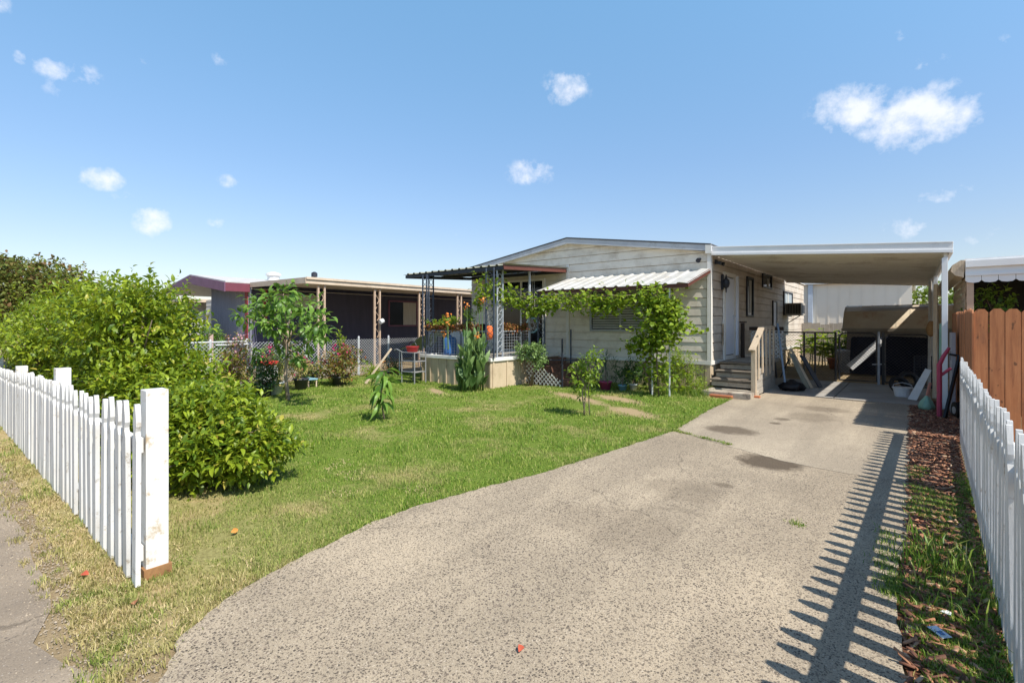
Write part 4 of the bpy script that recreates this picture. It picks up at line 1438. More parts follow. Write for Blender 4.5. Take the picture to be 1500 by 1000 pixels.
cf = thing('chain_link_fence', 'galvanised chain link fence with flowers between the lawn and the purple house', 'fence', (-12.5, 6, 0))
chainlink(MB(), (-12.5, 3.2, 0), (-12.5, 11.4, 0), .03, 1.05, .085, .005).build('mesh', M['galv'], cf)
for y in (3.2, 4.3, 5.1, 6.6, 8.2, 9.25, 11.3):
    MB().tube([(-12.5, y, 0), (-12.5, y, 1.10), (-12.5, y, 1.14)], [.03, .03, .018], 9).build('post', M['galv'], cf)
MB().tube([(-12.5, 3.2, 1.07), (-12.5, 5.1, 1.07)], .02, 8).build('top_rail', M['galv'], cf)
MB().tube([(-12.47, 5.2, .2), (-12.47, 5.2, 1.0)], .02, 8).tube([(-12.47, 4.4, 1.0), (-12.47, 5.2, 1.0)], .018, 8).build('gate_frame', M['galv'], cf)

bg = thing('chain_link_gate', 'rusty pipe chain link double gate across the carport before the shed', 'gate', (-.57, 14.85, 0))
YG = 14.9
b = MB()


def gate(xa, xb, zt):
    r = .12
    pts = [(xa, YG, .08), (xa, YG, zt - r)] + [(xa + r - r * math.cos(a), YG, zt - r + r * math.sin(a)) for a in (.5, 1.1)] + [(xa + r, YG, zt), (xb - r, YG, zt)] + [(xb - r + r * math.sin(a), YG, zt - r + r * math.cos(a)) for a in (.5, 1.1)] + [(xb, YG, zt - r), (xb, YG, .08), (xa, YG, .08)]
    MB().tube(pts, .02, 7).build('gate_frame', M['rust_pipe'], bg)
    chainlink(MB(), (xa, YG, 0), (xb, YG, 0), .1, zt - .02, .075, .0024).build('mesh', M['rust_pipe'], bg)


gate(-1.42, -.66, 1.27)
gate(-.50, .32, 1.24)
MB().tube([(-.62, YG, 0), (-.62, YG, 1.3)], .028, 9).build('post', M['iron_pale'], bg)
MB().box(-.56, -.505, YG - .03, YG + .03, 0, 1.28).build('post', M['black'], bg)
MB().tube([(-.75, YG - .01, .5), (-.5, YG - .01, .52)], .012, 6).build('latch', M['galv'], bg)

cf2 = thing('chain_link_fence', 'low chain link fence panel on dark pipes between the house side and the gates', 'fence', (-2.4, YG, 0))
MB().tube([(-3.3, YG, 1.27), (-1.5, YG, 1.27)], .02, 7).build('top_rail', M['rust_pipe'], cf2)
chainlink(MB(), (-3.3, YG, 0), (-1.5, YG, 0), .05, 1.26, .075, .0024).build('mesh', M['rust_pipe'], cf2)
for x, dx in ((-2.85, .12), (-2.2, 0), (-1.95, 0), (-1.5, 0)):
    MB().tube([(x, YG, 0), (x - dx, YG, 1.28)], .024, 8).build('post', M['rust_pipe'], cf2)
MB().tube([(-2.75, YG - .02, .05), (-2.55, YG - .02, .55)], .02, 8).build('brace', M['rust_pipe'], cf2)

# ------------------------------------------------------------------ shed behind the gates
sh = thing('metal_shed', 'low tan metal shed with rusty curved ribbed roof behind the gates', 'shed', (-.5, 18.3, 0))
HX0, HX1, HY0, HY1 = -1.55, .95, 18.2, 20.6
b = MB()
b.box(HX0, HX1, HY0, HY1, -.02, 1.36)
for k in range(9):
    xx = HX0 + .02 + k * .31
    b.box(xx, xx + .03, HY0 - .012, HY0 - .001, 0, 1.35)
b.build('wall', M['shed'], sh)
arc = [(HY0 - .14, 1.30), (HY0 - .10, 1.40), (HY0 + .12, 1.66), (HY0 + .38, 1.88), (HY0 + .75, 2.03), (HY0 + 1.2, 2.08), (HY0 + 1.65, 2.03), (HY0 + 2.1, 1.85), (HY1 + .1, 1.36)]
b = MB()
b.prism([(HX0 - .1, y, z) for y, z in arc] + [(HX0 - .1, y, z - .03) for y, z in arc[::-1]], (HX1 - HX0 + .2, 0, 0))
for k in range(9):
    xx = HX0 - .08 + k * .32
    b.prism([(xx, y, z + .012) for y, z in arc] + [(xx, y, z + .001) for y, z in arc[::-1]], (.035, 0, 0))
b.build('roof', M['shed_roof'], sh)
MB().box(HX0 - .12, HX1 + .1, HY0 - .17, HY0 - .142, 1.27, 1.36).build('eave_trim', M['shed'], sh)
tag(MB().bar((-1.2, HY0 + .5, 2.03), (.6, HY0 + .62, 2.07), .2, .02).build('roof_plank', M['old_wood']), 'loose pale timber plank lying on the rusty shed roof', 'plank')
def leaning_sheet(x0, x1, zt, label, skew=0):
    b = MB()
    yb, yt = 17.45, 17.95
    o = []
    for u, w in ((0, 0), (1, 0), (1, .9), (.985, .97), (.95, 1), (.05, 1), (.015, .97), (0, .9)):
        o.append((x0 + (x1 - x0) * u, yb + (yt - yb) * w, .03 + (zt + skew * u) * w))
    b.prism(o, (0, .04, .02))
    return tag(b.build('dark_sheet', M['tarp'], bevel=.008), label, 'sheet')


leaning_sheet(-1.42, -.66, 1.06, 'dark navy sheet leaning on the shed behind the left gate')
leaning_sheet(-.62, .42, 1.10, 'dark navy quilted sheet leaning on the shed behind the right gate', -.05)
wp = thing('sun_strip_plank', 'white spiked strip standing in for the band of sunlight across the dark sheet', 'plank', (-1.3, 17.2, 0))  # solid white form added in place of the sunlit strip on the sheet
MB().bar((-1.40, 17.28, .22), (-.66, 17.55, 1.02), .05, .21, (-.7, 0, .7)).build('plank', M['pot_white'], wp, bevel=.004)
b = MB()
for k in range(11):
    s = k / 10
    p = Vector((-1.40, 17.28, .22)).lerp(Vector((-.66, 17.55, 1.02)), s) + Vector((-.08, 0, .08))
    b.tube([p, p + Vector((-.07, -.01, .08 + R.uniform(-.02, .03)))], .005, 4)
b.build('spike', M['dark_metal'], wp)

# clutter along the carport's outer posts
wb = thing('white_board', 'white board leaning at a slant beside the carport post', 'board', (.05, 12.4, 0))
MB().prism([(-.06, 12.35, .02), (.08, 12.25, .02), (.30, 12.45, .60), (.21, 12.55, .62)], (0, .06, 0)).build('panel', M['pot_white'], wb, bevel=.004)
bx = thing('plastic_tub', 'pale plastic tub on the slab beside the black tyre', 'tub', (-.12, 13.0, .018))
MB().lathe([(.13, 0), (.16, .16), (.175, .165), (.175, .185), (.15, .185)], (-.14, 12.75, .02), 16).build('body', M['pot_white'], bx)
MB().tube([(-.30, 12.75, .19), (-.28, 12.75, .26), (-.14, 12.75, .3), (0, 12.75, .26), (.02, 12.75, .19)], .006, 5).build('handle', M['galv'], bx)
for k, (x, y, z, lab) in enumerate(((-.2, 13.45, .13, 'black rubber tyre lying tilted by the plastic tub'), (-.05, 13.9, .2, 'second black tyre standing behind the plastic tub'))):
    t = thing('old_tyre', lab, 'tyre', (x, y, z), 'old tyres by the carport')
    b = MB()
    prof = [(.15, -.06), (.2, -.07), (.24, -.04), (.25, 0), (.24, .04), (.2, .07), (.15, .06)]
    n = 24
    vs, fs = [], []
    tilt = Matrix.Rotation(1.0 + .25 * k, 3, 'X') @ Matrix.Rotation(.4, 3, 'Y')
    for i in range(n):
        a = 2 * PI * i / n
        for r_, zz in prof:
            vs.append(Vector((x, y, z + .05)) + tilt @ Vector((r_ * math.cos(a), r_ * math.sin(a), zz)) * .8)
    mm = len(prof)
    for i in range(n):
        for j in range(mm):
            fs.append((i * mm + j, ((i + 1) % n) * mm + j, ((i + 1) % n) * mm + (j + 1) % mm, i * mm + (j + 1) % mm))
    b.add(vs, fs).build('tread', M['black'], t, True)
gb2 = thing('green_bag', 'pale green plastic bag slumped by the pink post', 'bag', (.2, 11.1, 0))
b = MB().lathe([(.02, .0), (.14, .02), (.16, .1), (.12, .22), (.07, .30), (.03, .36)], (0, 0, 0), 18)
b.v = [(.20 + .6 * p[0] * (1 + .3 * math.sin(p[1] * 30)), 11.0 + .6 * p[1] * (1 + .3 * math.sin(p[0] * 30 + p[2] * 20)), p[2] * .7 + .01) for p in b.v]
b.build('bag', M['green_bag'], gb2, True)
MB().tube([(.2, 11.02, .2), (.25, 11.1, .48)], [.03, .02], 7).build('wrap', pm('red_label', (.5, .2, .14), None, 20, .5), gb2)

ht = thing('hand_truck', 'pink red jack handle with hook and black wheel leaning at the carport post', 'hand truck', (.38, 10.3, 0))
g0 = G(1376, 612)
hx, hy = g0.x, g0.y
MB().tube([(hx, hy, .0), (hx + .0, hy + .02, .86)], .035, 9).build('post', M['pink_red'], ht)
MB().tube([(hx, hy + .02, .84), (hx + .05, hy + .03, .98), (hx + .12, hy + .05, 1.12)], [.03, .028, .022], 8).tube([(hx, hy + .02, .66), (hx + .14, hy + .03, .80)], .022, 7).build('hook', M['pink_red'], ht)
MB().bar((hx + .06, hy - .1, .02), (hx + .26, hy + .4, .98), .03, .07).build('rail', M['black'], ht)
b = MB()
b.tube([(hx + .20 - .02, hy + .12, .13), (hx + .20 + .05, hy + .14, .13)], .13, 18)
b.build('wheel', M['black'], ht)
MB().tube([(hx + .175, hy + .115, .13), (hx + .26, hy + .142, .13)], .06, 14).build('rim', M['galv'], ht)
MB().tube([(hx + .25, hy + .4, .98), (hx + .14, hy + .42, 1.0)], .016, 7).build('handle', M['black'], ht)
sb = thing('grey_panel', 'tall grey board standing between carport post and cedar fence', 'board', (.5, 11.1, 0))
MB().box(.505, .56, 10.75, 11.25, .0, 1.35).build('panel', pm('grey_panel', (.40, .39, .42), None, 3, .6), sb, bevel=.004)
MB().box(.498, .504, 10.8, 10.84, .9, 1.05).build('hinge', M['dark_metal'], sb)
for k, (x, y, z1, w, mat, lab) in enumerate(((.36, 13.0, 2.3, .06, 'old_wood', 'weathered timber stud standing beside the middle carport post'), (.30, 14.2, 2.5, .05, 'grey_wood', 'grey timber stud standing near the gate by the carport edge'), (.44, 12.1, 1.5, .10, 'green_bag', 'pale green board standing against the front carport post'))):
    tag(MB().bar((x, y, 0), (x + .02, y + .05, z1), w, w * .6).build('timber_stud', M[mat], bevel=.003), lab, 'timber')
hb = thing('hanging_gloves', 'brown work gloves hanging on a timber by the carport edge', 'gloves', (.33, 14.1, 1.25))
b = MB().lathe([(.02, 0), (.07, .05), (.09, .16), (.06, .28), (.03, .34)], (.33, 14.05, 1.22), 12)
b.build('glove', pm('leather', (.36, .2, .08), None, 12, .8), hb, True)
MB().tube([(.33, 14.05, 1.55), (.32, 14.12, 1.7)], .006, 5).build('cord', M['cord'], hb)
cr = thing('wire_crate', 'black wire crate standing on end beside the right gate', 'crate', (.2, 14.5, 0))
b = MB()
for k in range(7):
    b.tube([(.05 + k * .05, 14.45, .05), (.05 + k * .05, 14.45, .75)], .006, 4)
for k in range(10):
    b.tube([(.05, 14.45, .08 + k * .072), (.35, 14.45, .08 + k * .072)], .006, 4)
b.build('grid', M['dark_metal'], cr)
MB().tube([(.05, 14.45, .05), (.35, 14.45, .05), (.35, 14.45, .77), (.05, 14.45, .77), (.05, 14.45, .05)], .012, 6).build('frame', M['dark_metal'], cr)

# ------------------------------------------------------------------ right neighbour's patio
pt = thing('patio_cover', 'white metal patio cover with scalloped valance behind the cedar fence', 'patio cover', (2.5, 12, 0))
QX0, QX1, QY0, QY1 = .72, 6.5, 11.5, 19.6  # rear stretch of the cover added to keep the shed front shaded
b = MB()
b.box(QX0, QX1, QY0, QY0 + .02, 2.36, 2.47).box(QX0 - .0, QX1, QY0 - .05, QY0 - .001, 2.47, 2.58).box(QX0, QX1, QY0 - .03, QY0 - .001, 2.32, 2.36)
b.box(QX0, QX1, QY0 + .001, QY1, 2.585, 2.62)
b.build('roof', M['metal_white'], pt)
b = MB()
x = QX0 + .0
while x < QX1:
    w = .205
    o = [(x, 2.319), (x, 2.24), (x + .035, 2.21), (x + w / 2, 2.20), (x + w - .035, 2.21), (x + w - .006, 2.24), (x + w - .006, 2.319)]
    b.prism([(px, QY0 - .012, z) for px, z in o], (0, .006, 0))
    x += w
b.build('valance', M['metal_white'], pt)
b = MB()
arc = [(QX0 - .02, 2.30), (QX0 - .13, 2.34), (QX0 - .19, 2.42), (QX0 - .17, 2.52), (QX0 - .06, 2.60), (QX0 - .004, 2.60)]
b.prism([(x, QY0 - .02, z) for x, z in arc], (0, QY1 - QY0, 0))
b.build('gutter', M['old_wood'], pt)
MB().box(QX0 + .02, QX0 + .11, QY0 + .03, QY0 + .13, 0, 2.35).build('post', M['tan_post'], pt, bevel=.004)
b = MB()
lattice(b, (QX0 + .02, QY0 + .14, 1.2), (0, 1, 0), 3.2, 1.1, .26, .04, .01, (-1, 0, 0))
b.build('lattice', M['old_wood'], pt)
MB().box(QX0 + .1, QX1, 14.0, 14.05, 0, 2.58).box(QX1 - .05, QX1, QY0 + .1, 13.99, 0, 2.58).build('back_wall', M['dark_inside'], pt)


# ------------------------------------------------------------------ plants
def mat_np(v):
    return np.array([v[0], v[1], v[2]])


def bush(name, label, cat, base, lobes, mat, n, per, L, W, slen, trunk_mat='bark', group=None, inner=.25, spread=.9, updir=.35, extra=None, shell=.55, trunk=True, droop=.15, tk=1.0):
    """lobes: (centre, radii); shoots grow out of the shells of the lobes"""
    root = thing(name, label, cat, base, group)
    vol = np.array([l[1][0] * l[1][1] * l[1][2] for l in lobes]) ** .67
    pick = rng.choice(len(lobes), n, p=vol / vol.sum())
    cen = np.array([l[0] for l in lobes])[pick]
    rd = np.array([l[1] for l in lobes])[pick]
    d = unit(rng.normal(0, 1, (n, 3)))
    lump = .60 + .70 * vnoise(d[:, 0] * 3.4 + pick * 7.3 + 9, d[:, 1] * 3.4 + d[:, 2] * 3.9 + 20, 4)
    r = (1 - rng.uniform(0, 1, n) ** 1.6 * shell) * lump
    isin = rng.uniform(0, 1, n) < inner
    r = np.where(isin, r * rng.uniform(.3, .8, n), r)
    P = cen + d * rd * r[:, None]
    ok = P[:, 2] > .04
    P, d = P[ok], d[ok]
    dirs = d + np.array([[0, 0, updir]]) + rng.normal(0, .3, d.shape)
    ln = slen * rng.uniform(.6, 1.4, len(P))
    V, I = shoots(P - unit(dirs) * (ln * .4)[:, None], dirs, ln, per, L, W, spread, droop=droop)
    if extra:
        for (p, dd, l, pp) in extra:
            V2, I2 = shoots(np.array([p]), np.array([dd]), np.array([l]), pp, L, W, spread, droop=droop)
            I = np.concatenate([I, I2 + len(V)])
            V = np.concatenate([V, V2])
    fastmesh('foliage', V, 3, I, M[mat], root)
    if trunk:
        b = MB()
        b0 = Vector(base)
        for (c_, r_) in lobes:
            c_ = Vector(c_)
            mid = b0.lerp(c_, .5) + Vector((R.gauss(0, .05), R.gauss(0, .05), .05))
            s0 = (.018 + .03 * max(r_)) * tk
            b.tube([b0 + Vector((R.gauss(0, .03), R.gauss(0, .03), -.03)), mid, c_ + Vector((0, 0, r_[2] * .4))], [s0, s0 * .7, s0 * .25], 6)
            for k in range(5):
                dd = Vector((R.gauss(0, 1), R.gauss(0, 1), R.uniform(.0, 1))).normalized()
                b.tube([mid.lerp(c_, R.random()), c_ + Vector((dd.x * r_[0], dd.y * r_[1], dd.z * r_[2])) * .85], [s0 * .45, s0 * .12], 5)
        b.build('trunk', M[trunk_mat], root, True)
    return root


def at_y(px, py, yy):
    d = ray(px)
    t = yy / d[1]
    return (d[0] * t, yy, CH - (py - HZ) / FOC * t)


# citrus bushes behind the left fence
ex = []
for (px, py, yy) in ((225, 384, 1.9), (190, 425, 1.9), (85, 380, 1.7), (240, 415, 2.0), (130, 395, 1.8), (165, 408, 1.8), (60, 400, 1.6), (270, 440, 2.1), (30, 410, 1.6)):
    p = at_y(px, py, yy)
    for k in range(2):
        ex.append(((p[0] + R.gauss(0, .05), p[1] + R.gauss(0, .05), p[2] - .45 - .1 * k), (R.gauss(0, .1), R.gauss(0, .1), 1), .42, 15))
bush('citrus_bush', 'large glossy yellow green citrus bush behind the middle of the picket fence', 'bush', (-7.6, 1.85, 0),
     [((-6.85, 2.0, .80), (.45, .5, .40)), ((-7.6, 1.85, 1.42), (.72, .62, .62)), ((-8.7, 1.8, 1.5), (.85, .65, .66)), ((-7.2, 1.75, .65), (1.0, .65, .55)), ((-8.8, 1.7, .7), (.95, .6, .6)), ((-6.45, 1.9, .52), (.5, .55, .40))],
     'citrus', 2500, 8, .115, .050, .27, extra=ex, inner=.16)
bush('citrus_bush', 'citrus bush at the far left end overhanging the white pickets', 'bush', (-11.2, 1.75, 0),
     [((-10.2, 1.75, 1.4), (.9, .65, .70)), ((-11.4, 1.7, 1.35), (.95, .65, .72)), ((-12.8, 1.7, 1.2), (1.0, .65, .72)), ((-11.2, 1.65, .6), (1.7, .6, .5)), ((-10.6, 1.1, 1.1), (.5, .22, .25)), ((-12.0, 1.05, 1.15), (.6, .22, .25)), ((-14.2, 1.7, 1.2), (1.0, .7, .8))],
     'citrus', 2300, 8, .115, .050, .22, inner=.22)
bush('citrus_bush', 'lower rounded citrus bush spreading to the right of the white corner post', 'bush', (-5.15, 1.85, 0),
     [((-5.2, 1.85, .48), (.52, .48, .38)), ((-4.72, 1.98, .32), (.34, .36, .24)), ((-5.6, 1.95, .50), (.46, .46, .36)), ((-4.98, 1.55, .28), (.34, .26, .24)), ((-5.45, 1.55, .5), (.42, .34, .38)), ((-6.05, 1.95, .48), (.38, .42, .32))],
     'citrus', 2000, 8, .105, .044, .18, inner=.18)


# rusty far tree at the left edge
def cloud_tree(name, label, base, lobes, mat, n, L, W, trunk_r, group=None, cat='tree'):
    root = thing(name, label, cat, base, group)
    vol = np.array([l[1][0] * l[1][1] * l[1][2] for l in lobes]) ** .67
    pick = rng.choice(len(lobes), n, p=vol / vol.sum())
    cen = np.array([l[0] for l in lobes])[pick]
    rd = np.array([l[1] for l in lobes])[pick]
    d = unit(rng.normal(0, 1, (n, 3)))
    lump = .75 + .45 * vnoise(d[:, 0] * 3 + pick * 3.3 + 9, d[:, 1] * 3 + d[:, 2] * 3 + 20, 8)
    P = cen + d * rd * (rng.uniform(.5, 1.0, n) * lump)[:, None]
    ok = P[:, 2] > .3
    P = P[ok]
    V, I = shoots(P, rng.normal(0, 1, P.shape) + np.array([[0, 0, .4]]), np.full(len(P), L * 1.6), 5, L, W, 1.0)
    fastmesh('crown', V, 3, I, M[mat], root)
    b = MB()
    b0 = Vector(base)
    top = Vector(lobes[0][0])
    b.tube([b0, b0.lerp(top, .5), top], [trunk_r, trunk_r * .8, trunk_r * .4], 8)
    for l in lobes[1:]:
        b.tube([b0.lerp(top, .55), Vector(l[0])], [trunk_r * .5, trunk_r * .15], 6)
    b.build('trunk', M['bark'], root, True)
    return root


cloud_tree('broad_tree', 'rusty brown green broad tree far beyond the citrus bush at the left edge', (-22.4, 2.4, 0),
           [((-22.6, 2.2, 2.75), (1.7, 1.7, 1.05)), ((-21.4, 3.0, 2.5), (1.1, 1.1, .75)), ((-24.5, 1.8, 2.8), (1.8, 1.6, 1.1)), ((-22.3, 2.4, 1.7), (2.2, 1.5, .9)), ((-20.9, 3.6, 1.9), (.9, .9, .7))], 'rusty_tree', 3400, .16, .10, .18)
# ivy mass by the purple house's left end
bush('ivy_mass', 'dark ivy mound beside the slate front of the purple house', 'ivy', (-19.5, 5.6, 0), [((-19.4, 5.7, 1.7), (.9, .5, .55)), ((-20.4, 5.4, 1.1), (1.4, .7, 1.0)), ((-18.9, 5.9, 1.0), (.6, .5, .9))], 'shade_leaf', 900, 6, .12, .08, .2)
yb_ = at_y(313, 485, 5.6)
bush('flower_bush', 'tall bush with orange blossoms in front of the slate wall', 'bush', (yb_[0], 5.6, 0), [((yb_[0], 5.6, .9), (.4, .35, .6))], 'broad', 160, 6, .12, .05, .2)


def blossoms(name, label, pts, mat, n, size, sig, group=None):
    P = []
    for p in pts:
        P.append(np.array(p)[None, :] + rng.normal(0, 1, (n, 3)) * sig)
    P = np.concatenate(P)
    V, I = leaves(P, rng.normal(0, 1, P.shape), rng.uniform(.7, 1.2, len(P)) * size, rng.uniform(.7, 1.1, len(P)) * size * .8)
    return V, I


def add_flowers(root, pts, mat, n, size, sig, name='flower'):
    for p in pts:
        V, I = blossoms('', '', [p], None, n, size, sig)
        fastmesh(name, V, 3, I, M[mat], root)


# small tree on the lawn near the fence
tb = G(422, 586)
tr = thing('young_tree', 'slender young tree with large drooping leaves standing on the lawn near the left fence', 'tree', tb)
b = MB()
top = Vector((tb.x - .05, tb.y + .02, 1.55))
b.tube([tb, (tb.x - .10, tb.y, .5), (tb.x - .04, tb.y, 1.0), top], [.045, .035, .03, .018], 8)
cls = [((355, 462), .2), ((375, 448), .25), ((395, 440), .28), ((415, 430), .3), ((430, 440), .28), ((450, 455), .28), ((468, 470), .22), ((430, 470), .3), ((400, 465), .28), ((455, 495), .22), ((470, 490), .18), ((375, 520), .16), ((418, 500), .2), ((440, 520), .2), ((405, 480), .2), ((385, 470), .25)]
P, D = [], []
c0 = tb
for (px, py), r_ in cls:
    tdep = (tb.y + R.uniform(-.45, .45))
    p = Vector(at_y(px, py, tdep))
    b.tube([(tb.x - .05, tb.y, R.uniform(.85, 1.45)), p], [.014, .006], 5)
    nn = int(50 * r_ / .25)
    q = mat_np(p)[None, :] + rng.normal(0, 1, (nn, 3)) * r_ * .38
    P.append(q)
    D.append(unit(q - mat_np(p)) + np.array([[0, 0, -.25]]))
b.build('trunk', M['bark_pale'], tr, True)
P, D = np.concatenate(P), np.concatenate(D)
V, I = leaves(P, D + rng.normal(0, .35, D.shape), rng.uniform(.12, .21, len(P)), rng.uniform(.06, .095, len(P)), droop=.3)
fastmesh('crown', V, 3, I, M['broad'], tr)


# saplings
def sapling(name, label, base, height, whorls, per, L, W, mat, droop, bark, wig=.04):
    root = thing(name, label, 'sapling', base)
    b = MB()
    pts = [Vector(base)]
    for k in range(1, 6):
        pts.append(Vector((base[0] + R.gauss(0, wig), base[1] + R.gauss(0, wig), height * k / 5)))
    b.tube(pts, [.014, .012, .011, .009, .007, .004], 7)
    P, D = [], []
    for i in range(whorls):
        s = .3 + .7 * i / max(1, whorls - 1)
        p = pts[0].lerp(pts[-1], s)
        k = min(4, int(s * 5))
        p = pts[k].lerp(pts[k + 1] if k < 5 else pts[5], s * 5 - k) if k < 5 else pts[5]
        for j in range(per):
            a = j * 2 * PI / per + i * 1.3 + R.gauss(0, .3)
            reach = .03
            P.append((p.x + reach * math.cos(a), p.y + reach * math.sin(a), p.z + R.gauss(0, .02)))
            D.append((math.cos(a), math.sin(a), R.uniform(-.9, .3) if droop > .3 else R.uniform(0, .9)))
    b.build('stem', M[bark], root, True)
    P, D = np.array(P), np.array(D)
    V, I = leaves(P, D, L * rng.uniform(.7, 1.15, len(P)), W * rng.uniform(.75, 1.1, len(P)), droop=droop)
    fastmesh('leaf_crown', V, 3, I, M[mat], root)
    return root


g = G(563, 614)
sapling('avocado_sapling', 'small sapling with long drooping dark leaves in the middle of the lawn', g, .74, 8, 6, .27, .075, 'broad', .55, 'bark')
g = G(857, 608)
rt = bush('citrus_sapling', 'young citrus sapling with bright leaves near the bare soil path', 'sapling', g, [((g.x - .02, g.y, .55), (.20, .2, .26)), ((g.x + .12, g.y, .86), (.16, .15, .18)), ((g.x - .16, g.y, .76), (.14, .12, .12))], 'citrus_young', 62, 8, .10, .044, .16, 'bark_pale', inner=.15, tk=.5)
b = MB()

# grape vine: trunk, mass by the pole, arm along the awning
vn = thing('grape_vine', 'leafy grape vine climbing a pole by the window and trailing along the awning edge', 'vine', (-4.3, 10.0, 0))
b = MB()
b.tube([(-4.32, 10.0, 0), (-4.38, 9.98, .35), (-4.5, 9.95, .6), (-4.25, 9.9, .85), (-4.15, 9.85, 1.3), (-4.1, 9.8, 2.1)], [.035, .03, .03, .026, .022, .015], 7)
b.tube([(-4.1, 9.8, 2.1), (-5.2, 9.7, 2.12), (-6.3, 9.68, 2.08), (-7.3, 9.6, 2.1), (-7.7, 9.1, 2.3), (-7.9, 8.6, 2.5)], [.015, .013, .012, .011, .009, .006], 6)
b.tube([(-4.05, 9.75, 0), (-4.1, 9.75, .8), (-4.0, 9.8, 1.6)], [.02, .016, .01], 6)
b.build('stem', M['bark'], vn, True)


def path_cloud(path, n, sig, seg_w=None):
    path = np.array(path)
    seg = np.diff(path, axis=0)
    ln = np.linalg.norm(seg, axis=1)
    if seg_w is not None:
        ln = ln * np.array(seg_w)
    k = rng.choice(len(seg), n, p=ln / ln.sum())
    s = rng.uniform(0, 1, n)
    return path[k] + seg[k] * s[:, None] + rng.normal(0, 1, (n, 3)) * np.array(sig)


P = [path_cloud([(-4.1, 9.72, 2.0), (-5.2, 9.66, 2.05), (-6.3, 9.64, 2.02), (-7.3, 9.55, 2.0), (-7.6, 9.1, 2.15), (-7.75, 8.65, 2.3)], 900, (.07, .10, .13)),
     path_cloud([(-7.55, 9.0, 2.25), (-7.9, 8.5, 2.35), (-7.7, 8.4, 2.2)], 260, (.13, .10, .16)),
     path_cloud([(-4.2, 9.75, 2.15), (-4.0, 9.75, 1.7), (-4.05, 9.75, 1.25), (-4.25, 9.8, .95)], 1100, (.24, .18, .14)),
     path_cloud([(-4.15, 9.8, .95), (-4.05, 9.85, .25)], 190, (.22, .16, .08)),
     path_cloud([(-3.75, 9.75, 1.9), (-3.85, 9.75, 1.3)], 260, (.13, .14, .16)),
     path_cloud([(-4.55, 9.75, .95), (-4.35, 9.75, 1.2)], 170, (.16, .12, .09)),
     path_cloud([(-6.6, 9.6, 1.95), (-7.4, 9.5, 1.72)], 130, (.12, .08, .07)),
     path_cloud([(-5.0, 9.65, 1.9), (-5.6, 9.65, 1.85)], 130, (.16, .08, .09)),
     path_cloud([(-3.7, 9.8, 1.45), (-3.45, 9.8, 1.46), (-3.2, 9.8, 1.35)], 46, (.05, .04, .04)),
     path_cloud([(-3.8, 9.8, 1.7), (-3.5, 9.8, 1.72)], 26, (.04, .04, .03))]
P = np.concatenate(P)
D = rng.normal(0, 1, P.shape) * np.array([1, 1, .5]) + np.array([[.1, -.35, -.35]])
V, I = leaves(P, D, rng.uniform(.07, .13, len(P)), rng.uniform(.065, .115, len(P)), fold=.15, droop=.25)
fastmesh('foliage', V, 3, I, M['vine'], vn)

# canna lilies before the porch
cn = thing('canna_lily', 'clump of tall canna lilies with orange blooms before the porch base', 'canna', (-7.72, 7.85, 0))
P, D, LL, WW = [], [], [], []
b = MB()
heads = []
for k in range(24):
    x0, y0 = -7.72 + R.uniform(-.46, .42), 7.87 + R.uniform(-.28, .24)
    h = R.uniform(.5, 1.38)
    lx, ly = R.gauss(0, .06), R.gauss(0, .06)
    fl_ = k in (1, 4, 6, 9, 11)
    ht_ = h + (R.uniform(.4, .75) if fl_ else 0)
    b.tube([(x0, y0, 0), (x0 + lx * .5, y0 + ly * .5, ht_ * .5), (x0 + lx, y0 + ly, ht_)], [.02, .015, .007], 6)
    if fl_:
        heads.append((x0 + lx, y0 + ly, ht_))
    for j in range(7):
        s = .08 + j / 7 * .92
        a = j * 2.4 + R.random()
        P.append((x0 + lx * s, y0 + ly * s, h * s))
        D.append((math.cos(a) * .5, math.sin(a) * .5, 1.0 + .3 * s))
        LL.append(R.uniform(.30, .48) * (1 - .3 * s))
        WW.append(R.uniform(.11, .17) * (1 - .25 * s))
b.build('stem', M['canna'], cn, True)
V, I = leaves(np.array(P), np.array(D), np.array(LL), np.array(WW), fold=.2, droop=.12)
fastmesh('foliage', V, 3, I, M['canna'], cn)
heads = [at_y(650, 490, 7.9), at_y(655, 473, 7.9), at_y(684, 448, 7.95), at_y(706, 440, 8.0), at_y(701, 493, 7.8), at_y(656, 462, 7.9)]
b = MB()
for h in heads:
    b.tube([(h[0] + .02, h[1], .9), h], [.009, .006], 5)
b.build('flower_stalk', M['canna'], cn)
add_flowers(cn, heads, 'orange_petal', 15, .06, .04, 'bloom')

# porch foliage and shrubs
g = G(763, 560)
bush('jade_shrub', 'rounded grey green shrub growing between porch side and lattice', 'shrub', (-7.15, 9.45, 0), [((-7.3, 9.4, .82), (.27, .22, .24)), ((-6.95, 9.42, .80), (.28, .2, .26)), ((-6.85, 9.4, .60), (.18, .12, .16))], 'jade_leaf', 300, 7, .07, .032, .12)
bush('trailing_plant', 'bright green trailing plant along the top of the porch front railing', 'plant', (-9.2, 8.5, 1.42), [((-9.6, 8.5, 1.52), (.3, .08, .10)), ((-9.0, 8.5, 1.55), (.35, .08, .12)), ((-8.3, 8.5, 1.62), (.25, .1, .25)), ((-8.0, 8.55, 1.9), (.15, .1, .3))], 'vine', 120, 6, .08, .05, .12, trunk=False)
bush('corner_shrub', 'feathery light green shrub at the front right corner of the house', 'shrub', (-3.95, 10.6, 0), [((-3.95, 10.6, .62), (.36, .3, .34)), ((-3.75, 10.7, .40), (.34, .25, .34)), ((-3.6, 10.4, .16), (.34, .22, .18)), ((-4.15, 10.5, .3), (.3, .25, .28))], 'vine', 520, 8, .055, .022, .16)
cent = [(R.uniform(-4.3, -3.3), R.uniform(10.1, 10.75)) for _ in range(60)]
